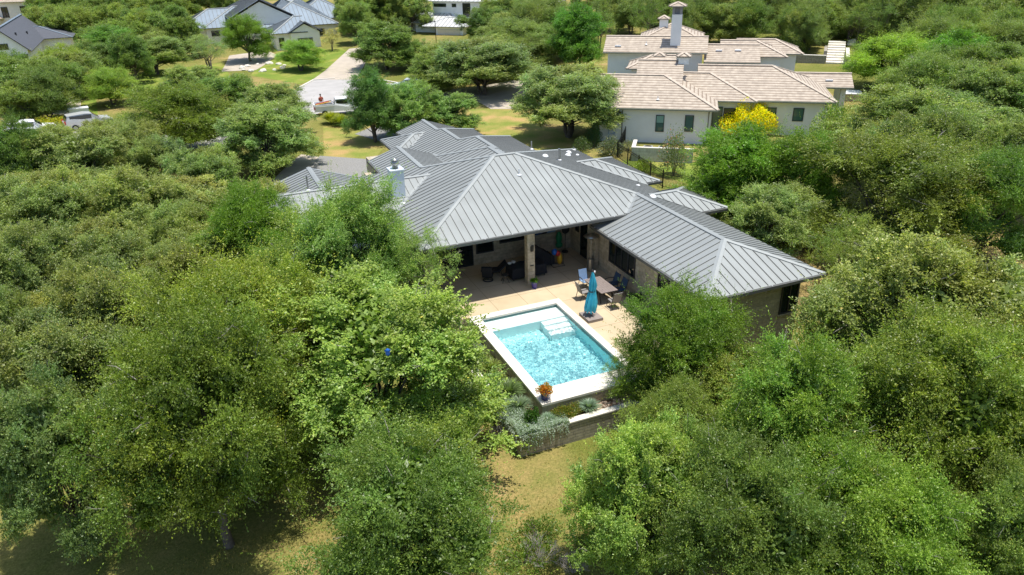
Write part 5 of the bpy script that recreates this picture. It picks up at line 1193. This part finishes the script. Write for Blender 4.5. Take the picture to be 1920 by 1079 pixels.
    for li_, (c, r) in enumerate(lobes):
        p1, rb = base[li_ % len(base)]
        c2 = c-np.array([0, 0, r*.25]); h1 = p1+(c2-p1)*.4+np.array([0, 0, .05*H])+sr.normal(size=3)*.12
        mb.tube([p1-(0, 0, .1), h1, (h1+c2)/2+sr.normal(size=3)*.1, c2], [rb*.5, rb*.36, rb*.26, rb*.15], 6, caps=False)
        for i in cl[li_][::2]:
            q = anch[i]; mb.tube([c2, (c2+q)/2+sr.normal(size=3)*.08-(0, 0, .05), q], [rb*.15, rb*.09, rb*.04], 4, caps=False)
    # bare grey twigs poking out of the leaves
    used = [i for c_ in cl for i in c_[::2]]
    for i in sr.choice(used, int(len(used)*.32), replace=False):
        q = anch[i]; dv = outn[i]+sr.normal(size=3)*.45; dv /= np.linalg.norm(dv); L = sr.uniform(.35, .8)*W/7
        e = q+dv*L; mb.tube([q-dv*.2, (q+e)/2+sr.normal(size=3)*.05, e], [.016*W/7, .011*W/7, .004*W/7], 4, 1, caps=False)
        f = q+dv*L*.5; dv2 = dv+sr.normal(size=3)*.6; mb.tube([f, f+dv2/np.linalg.norm(dv2)*L*.5], [.009*W/7, .003*W/7], 3, 1, caps=False)
    return crown, mb

STY = {}; LB = 2.2
def make_styles(lod=1.0):
    spec = {'oakA': (11, 'oak', 170000, 7, 7, 1.6, 2), 'oakB': (12, 'oak', 170000, 7, 7, 1.4, 3), 'oakC': (13, 'oak', 150000, 7, 7, 1.7, 1),
            'elmA': (21, 'elm', 165000, 7, 7, 1.5, 3), 'elmB': (22, 'elm', 165000, 7, 7, 1.6, 2), 'elmC': (23, 'elm', 150000, 7, 7, 1.4, 1),
            'tallA': (31, 'tall', 165000, 7, 7, 1.1, 2), 'sparseA': (41, 'sparse', 46000, 7, 7, 2.2, 2), 'sparseB': (42, 'sparse', 42000, 7, 7, 2.0, 3),
            'oakD': (14, 'oak', 150000, 7, 7, 1.5, 2), 'oakE': (17, 'oak', 160000, 7, 7, 1.5, 3), 'elmD': (24, 'elm', 160000, 7, 7, 1.4, 2), 'elmE': (27, 'elm', 150000, 7, 7, 1.6, 3),
            'bushA': (51, 'bush', 26000, 7, 7, .7, 3)}
    for k, a in spec.items():
        crown, mb = tree_variant(a[0], a[1], int(a[2]*lod), *a[3:])
        t = mb.build('trunk', [M['bark'], M['twig']], smooth=True); tm = t.data; bpy.data.objects.remove(t)
        STY[k] = (crown, tm)
make_styles()

def tree(cx, cy, wpx, hm, style, color, label, name='oak_tree', group=None, cat='tree', zf=.62, aspect=None, rz=None):
    """crown centre as surveyed from the photograph, crown width in photo pixels, tree height in metres"""
    zg = 0.0
    for _ in range(4):
        p = at(cx, cy, zg+hm*zf); zg = terrain(p[0], p[1])
    w = wpx*depth(p)/FPX
    rnd = random.Random(int(cx*7+cy*13))
    root = thing(name, label, cat, (p[0], p[1], zg), rnd.uniform(0, 6.28) if rz is None else rz, group)
    root.rotation_euler = (rnd.uniform(-.07, .07), rnd.uniform(-.07, .07), root.rotation_euler[2]); root.scale = (w/7.0*1.05*rnd.uniform(.93, 1.07), w/7.0*1.05*rnd.uniform(.93, 1.07), hm/7.0*1.0)
    cm, tm = STY[style]
    tr = bpy.data.objects.new('trunk', tm); COL.objects.link(tr); tr.parent = root
    cr = bpy.data.objects.new('crown', cm); COL.objects.link(cr); cr.parent = root
    v = rnd.uniform(.93, 1.07); cr.color = (color[0]*v*LB*1.03, color[1]*v*LB*.96, color[2]*v*LB*.88, 1)
    return root

GO = (.138, .155, .055)    # grey-green live oak
GG = (.108, .160, .035)     # mid green oak
OL = (.112, .152, .024)    # olive elm
VG = (.068, .13, .015)    # vivid green
DG = (.060, .115, .022)    # dark green
YG = (.17, .21, .035)      # yellow green
T = []
# foreground
T += [(716, 665, 455, 7.4, 'oakA', GG, 'big mid-green oak spreading left of the pool in front of the house', 'oak_tree'),
 (782, 962, 420, 6.8, 'elmA', (.068, .115, .022), 'dark wispy elm at the bottom edge left of the dry grass gap', 'elm_tree'),
 (415, 640, 380, 8.6, 'elmD', OL, 'tall olive elm with yellowish shoot tips in the left middle', 'elm_tree'),
 (370, 775, 400, 9.2, 'elmC', (.070, .108, .018), 'dark olive elm whose shade covers the grass at lower left', 'elm_tree'),
 (92, 838, 225, 7.0, 'oakB', (.085, .13, .045), 'blue-green oak at the left edge above the sunlit grass corner', 'oak_tree'),
 (120, 690, 300, 6.6, 'oakD', (.10, .135, .045), 'grey-green oak at the left edge just above the blue-green one', 'oak_tree'),
 (655, 445, 250, 7.4, 'elmA', (.11, .175, .045), 'pale green tree with long shoots hiding the left corner of the patio roof', 'elm_tree'),
 (790, 500, 150, 4.6, 'sparseA', (.11, .17, .045), 'small loose tree with spiky shoots at the left end of the patio', 'elm_tree'),
 (470, 440, 190, 6.6, 'elmC', VG, 'vivid dark green tree over the west end of the grey metal roof', 'cedar_tree'),
 (1282, 640, 240, 6.6, 'elmD', (.068, .122, .016), 'green tree standing between the pool corner and the end wall of the wing', 'elm_tree'),
 (1170, 690, 80, 3.0, 'sparseB', (.10, .15, .03), 'thin sprays of a young tree reaching over the right pool corner', 'elm_tree'),
 (1200, 915, 275, 6.4, 'oakE', (.115, .175, .04), 'bright-topped oak just right of the dry grass gap at the bottom', 'oak_tree'),
 (1255, 795, 185, 4.6, 'elmC', (.105, .15, .035), 'feathery olive tree below the right corner of the pool', 'elm_tree'),
 (1475, 795, 370, 8.0, 'tallA', (.085, .138, .022), 'large vivid green tree in the right foreground', 'cedar_tree'),
 (1714, 575, 405, 8.2, 'oakE', (.125, .160, .048), 'huge yellow-green oak right of the wing end wall', 'oak_tree'),
 (1860, 600, 200, 6.2, 'oakC', (.12, .16, .045), 'oak touching the right edge beside the huge yellow-green one', 'oak_tree'),
 (1580, 470, 130, 5.2, 'sparseB', (.13, .18, .045), 'small pale tree with upright shoots behind the huge yellow-green oak', 'oak_tree'),
 (1800, 775, 390, 7.8, 'elmE', (.098, .138, .024), 'wide olive elm filling the right edge below the oaks', 'elm_tree'),
 (1640, 1000, 360, 6.4, 'elmB', (.10, .165, .025), 'green elm at the bottom right with yellow shoot tips', 'elm_tree'),
 (1390, 985, 330, 6.4, 'elmE', (.066, .105, .022), 'dark olive elm at the bottom between the bright oak and the yellow-tipped elm', 'elm_tree'),
 (1870, 1010, 240, 6.0, 'oakC', (.095, .14, .035), 'oak in the bottom right corner of the photo', 'oak_tree'),
 (1600, 680, 160, 4.6, 'oakB', (.12, .165, .05), 'smaller oak tucked between the vivid green tree and the huge oak', 'oak_tree'),
 (1440, 405, 170, 4.8, 'oakC', (.12, .165, .055), 'round grey-green oak behind the east hip of the grey roof', 'oak_tree'),
 (1375, 316, 260, 6.9, 'tallA', (.07, .135, .012), 'vivid feathery green tree in front of the tile-roofed house', 'mesquite_tree'),
 (1488, 318, 195, 6.8, 'elmA', (.07, .128, .014), 'second vivid green tree, right of the feathery one before the tile-roofed house', 'mesquite_tree'),
 (1670, 345, 340, 7.4, 'elmD', (.082, .112, .022), 'broad olive tree behind the fence at the right', 'elm_tree'),
 (1735, 225, 290, 6.8, 'oakD', (.11, .155, .05), 'broad grey-green oak right of the tile-roofed house', 'oak_tree'),
 (1690, 105, 170, 6.4, 'elmC', (.11, .18, .022), 'bright green tree right of the stone garden stairs', 'cedar_tree'),
 (1608, 245, 70, 3.2, 'oakC', (.10, .15, .04), 'small oak at the right end of the tile-roofed house', 'oak_tree'),
 (1865, 370, 210, 7.4, 'elmC', DG, 'dark green tree at the right edge beside the pale path', 'cedar_tree'),
 (1800, 115, 190, 7.4, 'tallA', (.06, .13, .012), 'dark dense cedar in the upper right', 'cedar_tree'),
 (1890, 190, 190, 7.0, 'oakA', (.075, .125, .03), 'dark oak at the right edge below the dense cedar', 'oak_tree'),
 (1800, 200, 120, 5.0, 'elmB', (.115, .16, .03), 'smaller bright olive tree between the grey-green oak and the dark right-edge oak', 'elm_tree'),
 (1745, 470, 150, 3.4, 'bushA', (.14, .20, .03), 'yellow-green undergrowth tree behind the iron fence at the right', 'shrub_tree')]
# centre
T += [(1068, 178, 205, 6.6, 'oakB', (.125, .165, .06), 'grey-green oak with two dark trunks on the dry lawn beside the tile-roofed house', 'oak_tree'),
 (697, 185, 120, 6.8, 'tallA', (.055, .11, .028), 'dark upright oak on a single trunk in the front lawn', 'oak_tree'),
 (760, 195, 120, 5.4, 'oakC', (.10, .165, .05), 'bright oak right behind the dark upright one', 'oak_tree'),
 (840, 205, 125, 4.0, 'oakA', (.10, .16, .05), 'low oak beside the street ridge of the grey roof', 'oak_tree'),
 (905, 115, 200, 6.6, 'oakB', (.115, .155, .06), 'wide grey-green oak beside the pale driveway', 'oak_tree'),
 (835, 110, 110, 5.8, 'sparseA', (.115, .155, .06), 'loose oak with thin leaning trunks left of the wide driveway oak', 'oak_tree'),
 (1085, 58, 130, 8.6, 'tallA', (.06, .135, .022), 'tall dark green oak left of the tile-roofed house', 'oak_tree'),
 (975, 70, 150, 6.4, 'elmB', (.105, .15, .05), 'olive tree behind the driveway oak below the white house', 'elm_tree'),
 (722, 78, 135, 6.4, 'oakA', (.085, .135, .035), 'round dark oak at the mouth of the pale driveway', 'oak_tree'),
 (668, 32, 75, 7.0, 'oakC', (.10, .15, .045), 'slim oak at the right end of the blue-roofed house', 'oak_tree'),
 (560, 98, 88, 4.4, 'elmB', (.10, .175, .03), 'small round green tree on the lawn before the blue-roofed house', 'elm_tree'),
 (461, 62, 90, 7.2, 'elmC', (.07, .125, .015), 'tall dark tree in the ring of stones before the blue-roofed house', 'elm_tree'),
 (388, 92, 88, 5.4, 'sparseB', (.11, .155, .06), 'loose grey-green oak before the left wing of the blue-roofed house', 'oak_tree'),
 (502, 245, 205, 5.6, 'oakA', (.115, .165, .055), 'grey-green oak standing over the pale path left of the gravel drive', 'oak_tree'),
 (385, 335, 150, 5.2, 'oakB', (.12, .165, .055), 'grey-green oak just left of the path, lower than its neighbour', 'oak_tree'),
 (322, 212, 215, 6.4, 'elmB', (.078, .115, .018), 'big olive elm in the upper left, above the grey-green path oaks', 'elm_tree'),
 (425, 175, 130, 5.4, 'oakD', (.085, .14, .04), 'dark oak on the street side behind the olive elm', 'oak_tree'),
 (505, 195, 120, 5.2, 'oakE', (.11, .155, .055), 'grey-green oak beside the cul-de-sac', 'oak_tree'),
 (360, 150, 110, 4.2, 'oakA', (.115, .155, .055), 'pale grey-green oak beside the bright lawn', 'oak_tree'),
 (620, 70, 42, 3.6, 'sparseA', (.20, .20, .09), 'small pale yellowish tree right of the front gable of the blue-roofed house', 'small_tree'),
 (118, 118, 95, 6.0, 'elmA', (.12, .165, .03), 'olive tree on bare trunks beside the brown path in the upper left', 'elm_tree'),
 (203, 155, 100, 4.4, 'elmB', (.115, .18, .03), 'bright olive tree left of the bright lawn', 'elm_tree'),
 (210, 80, 150, 6.2, 'tallA', (.07, .13, .025), 'dark cedar mass left of the bright lawn', 'cedar_tree'),
 (40, 150, 130, 6.0, 'oakA', (.095, .14, .045), 'oak at the left edge below the dark-gabled house', 'oak_tree'),
 (285, 95, 120, 5.6, 'oakB', (.115, .155, .055), 'soft grey oak between the dark cedar and the blue-roofed house', 'oak_tree'),
 (355, 75, 70, 4.6, 'oakC', (.12, .16, .06), 'pale oak hiding the corner of the blue-roofed house', 'oak_tree'),
 (778, 96, 70, 4.2, 'elmA', (.095, .145, .04), 'green tree on the near side of the white-roofed house, left of the street lamp', 'elm_tree')]
# left woodland
T += [(100, 268, 110, 3.8, 'oakE', (.12, .155, .05), 'low oak right in front of the yellow verge at the left', 'oak_tree'),
 (200, 258, 110, 4.4, 'oakD', (.12, .15, .05), 'low oak partly hiding the silver-grey car', 'oak_tree'),
 (35, 300, 150, 7.0, 'tallA', (.065, .11, .025), 'dark tree on the left edge below the parked white car', 'cedar_tree'),
 (150, 300, 190, 6.0, 'oakA', (.12, .155, .055), 'grey-green oak in the left wood below the yellow verge', 'oak_tree'),
 (240, 275, 130, 5.4, 'oakC', (.12, .15, .05), 'oak of the left wood nearest the street', 'oak_tree'),
 (300, 300, 120, 4.6, 'oakB', (.10, .14, .05), 'oak in the left wood right under the big olive elm', 'oak_tree'),
 (95, 400, 210, 6.0, 'oakB', (.11, .145, .045), 'oak in the left wood below the dark left-edge tree', 'oak_tree'),
 (230, 390, 190, 5.8, 'oakE', (.12, .155, .05), 'oak in the middle of the left wood', 'oak_tree'),
 (340, 440, 150, 5.0, 'oakC', (.11, .15, .045), 'oak in the left wood left of the vivid cedar', 'oak_tree'),
 (45, 510, 200, 6.2, 'oakA', (.10, .135, .045), 'oak on the left edge in the middle of the photo', 'oak_tree'),
 (190, 500, 200, 5.8, 'oakB', (.115, .145, .045), 'oak up-left of the tall olive elm', 'oak_tree'),
 (20, 620, 160, 5.8, 'oakC', (.095, .13, .04), 'oak on the left edge above the grey-green one', 'oak_tree'),
 (200, 600, 210, 6.0, 'oakD', (.11, .14, .045), 'oak of the left wood directly left of the tall olive elm', 'oak_tree'),
 (560, 560, 190, 5.0, 'elmC', (.095, .15, .03), 'green tree between the tall olive elm and the big mid-green oak', 'elm_tree'),
 (330, 520, 150, 4.8, 'oakC', (.12, .15, .045), 'oak behind the top of the tall olive elm', 'oak_tree')]
for a in T:
    cx, cy, wp, hm, st_, colr, lab, nm = a
    tree(cx, cy, wp, hm, st_, colr, lab, nm, group='trees around the houses')
# far woodland: rows of single trees behind the houses
rngf = random.Random(77)
ORD = ['leftmost', 'second from the left', 'third from the left', 'fourth from the left', 'fifth from the left', 'sixth from the left', 'seventh from the left', 'eighth from the left', 'eighth from the right', 'seventh from the right', 'sixth from the right', 'fifth from the right', 'fourth from the right', 'third from the right', 'second from the right', 'rightmost']
LOOK = {'oakA': 'round', 'oakB': 'broad', 'oakC': 'low', 'oakD': 'uneven', 'oakE': 'spreading', 'elmA': 'feathery', 'elmB': 'loose', 'elmC': 'open', 'elmD': 'shaggy', 'elmE': 'wispy', 'sparseA': 'thin', 'sparseB': 'bare-stemmed', 'tallA': 'upright'}
def far_row(n, x0, x1, y0, y1, wp, hm, colors, what, group, styles=('oakA', 'oakB', 'oakC', 'oakD', 'oakE', 'elmB', 'elmC', 'elmD')):
    for i in range(n):
        x = x0+(x1-x0)*(i+.5)/n+rngf.uniform(-.35, .35)*(x1-x0)/n; y = rngf.uniform(y0, y1); st_ = rngf.choice(styles)
        o = ORD[i] if n == 16 or i < (n+1)//2 and i < 8 else ORD[16-(n-i)]
        tree(x, y, wp*rngf.uniform(.8, 1.25), hm*rngf.uniform(.85, 1.2), st_, rngf.choice(colors), f'{LOOK[st_]} oak, {o} {what}', 'oak_tree', group)
fc = [(.10, .14, .045), (.085, .13, .035), (.115, .155, .05), (.075, .12, .03), (.11, .155, .04)]
far_row(9, 70, 350, 28, 62, 88, 6.8, fc, 'in the wood between the two upper left houses', 'far oaks upper left')
far_row(9, 60, 330, 2, 22, 85, 7, fc, 'in the second row, upper left wood', 'far oaks upper left, second row')
far_row(13, 60, 440, -30, -6, 75, 7.5, fc, 'along the top edge, left part', 'far oaks along the top edge, left')
far_row(4, 150, 300, 70, 115, 95, 5.6, fc, 'in the wood left of the bright lawn', 'oaks left of the bright lawn')
far_row(5, 0, 150, 120, 190, 110, 5.6, fc, 'below the dark-gabled house', 'oaks under the dark-gabled house')
far_row(6, 650, 780, -25, 14, 75, 7.5, fc, 'at the top edge behind the pale driveway', 'far oaks behind the driveway')
far_row(8, 900, 1060, 14, 60, 95, 7, fc, 'just below the white house', 'far oaks before the white house')
far_row(5, 800, 1000, 75, 125, 90, 5.2, fc, 'in the driveway grove', 'oaks round the driveway oak')
far_row(15, 1120, 1540, 0, 36, 75, 6.8, fc, 'right behind the tile-roofed house', 'far oaks behind the tile-roofed house', ('oakA', 'elmA', 'oakC', 'elmB', 'sparseA'))
far_row(16, 1080, 1600, -45, -12, 80, 8, fc, 'along the top edge, right part', 'farthest oaks right of centre')
far_row(11, 1500, 1700, 8, 50, 75, 6.5, fc, 'above the garden stairs', 'oaks on the dry slope', ('sparseA', 'sparseB', 'oakC', 'elmA'))
far_row(16, 1580, 1940, -35, 20, 100, 8, fc, 'of the far upper right row', 'far oaks upper right')
far_row(13, 1740, 1940, 30, 100, 120, 7, fc, 'on the upper right slope', 'oaks of the upper right slope')
far_row(9, 1730, 1930, 110, 190, 150, 6.5, fc, 'in the wood at the right', 'oaks right of the tile-roofed house')
far_row(7, 1660, 1930, 240, 330, 170, 6.2, [(.10, .13, .035), (.09, .13, .04)], 'beyond the iron fence at the right', 'olive trees beyond the fence')
far_row(5, -10, 520, 330, 400, 170, 4.8, [(.12, .155, .05), (.135, .16, .055)], 'of the low left-wood oaks', 'low oaks of the left wood')
far_row(4, -10, 540, 440, 540, 190, 4.6, [(.115, .15, .045), (.13, .155, .05)], 'of the mid left-wood row', 'low oaks of the left wood, middle')
far_row(4, 40, 560, 620, 720, 220, 4.4, [(.11, .15, .035), (.12, .145, .035)], 'under the tall olive elm', 'low oaks under the olive elm')
far_row(4, 1350, 1930, 640, 740, 210, 4.4, [(.10, .15, .03), (.12, .155, .035)], 'between the right foreground crowns', 'low trees of the right foreground')
far_row(3, 1560, 1940, 860, 980, 220, 4.2, [(.10, .15, .03), (.115, .15, .035)], 'in the lower right corner', 'low trees at the lower right')
far_row(4, 1270, 1560, 380, 410, 90, 2.8, [(.09, .14, .02)], 'low under the vivid green trees', 'low bushes along the fence', ('oakD', 'elmD'))
# dry grass and leaf litter on the open ground near the camera
rg = np.random.default_rng(31); n = 150000
X = rg.uniform(-22, 9, n); Y = rg.uniform(-31, -11.8, n); keep = (np.sin(X*1.3)+np.cos(Y*1.1+X*.4)+np.sin(X*.35-Y*.6)*1.3+rg.normal(size=n)*.9) > .25
X = X[keep]; Y = Y[keep]; n = len(X); Z = np.array([terrain(x, y) for x, y in zip(X, Y)])+.015
d = rg.normal(size=(n, 3))*np.array([.6, .6, .2]); d[:, 2] += .9; g = rg.random(n); sz = rg.uniform(.04, .12, n)
tn = np.where((g < .45)[:, None], np.array([.9, 1.0, .7]), np.array([1.9, 1.35, 1.5]))*(.7+.6*rg.random((n, 1)))
o = obj('grass', leaf_mesh('grass', np.stack([X, Y, Z+sz*.35], 1), d, sz, tn, rg, .1, .22), None, None, (.19, .20, .05)); o['kind'] = 'stuff'; o['label'] = 'dry yellow-green grass on the open ground below the planter wall'; o['category'] = 'grass'
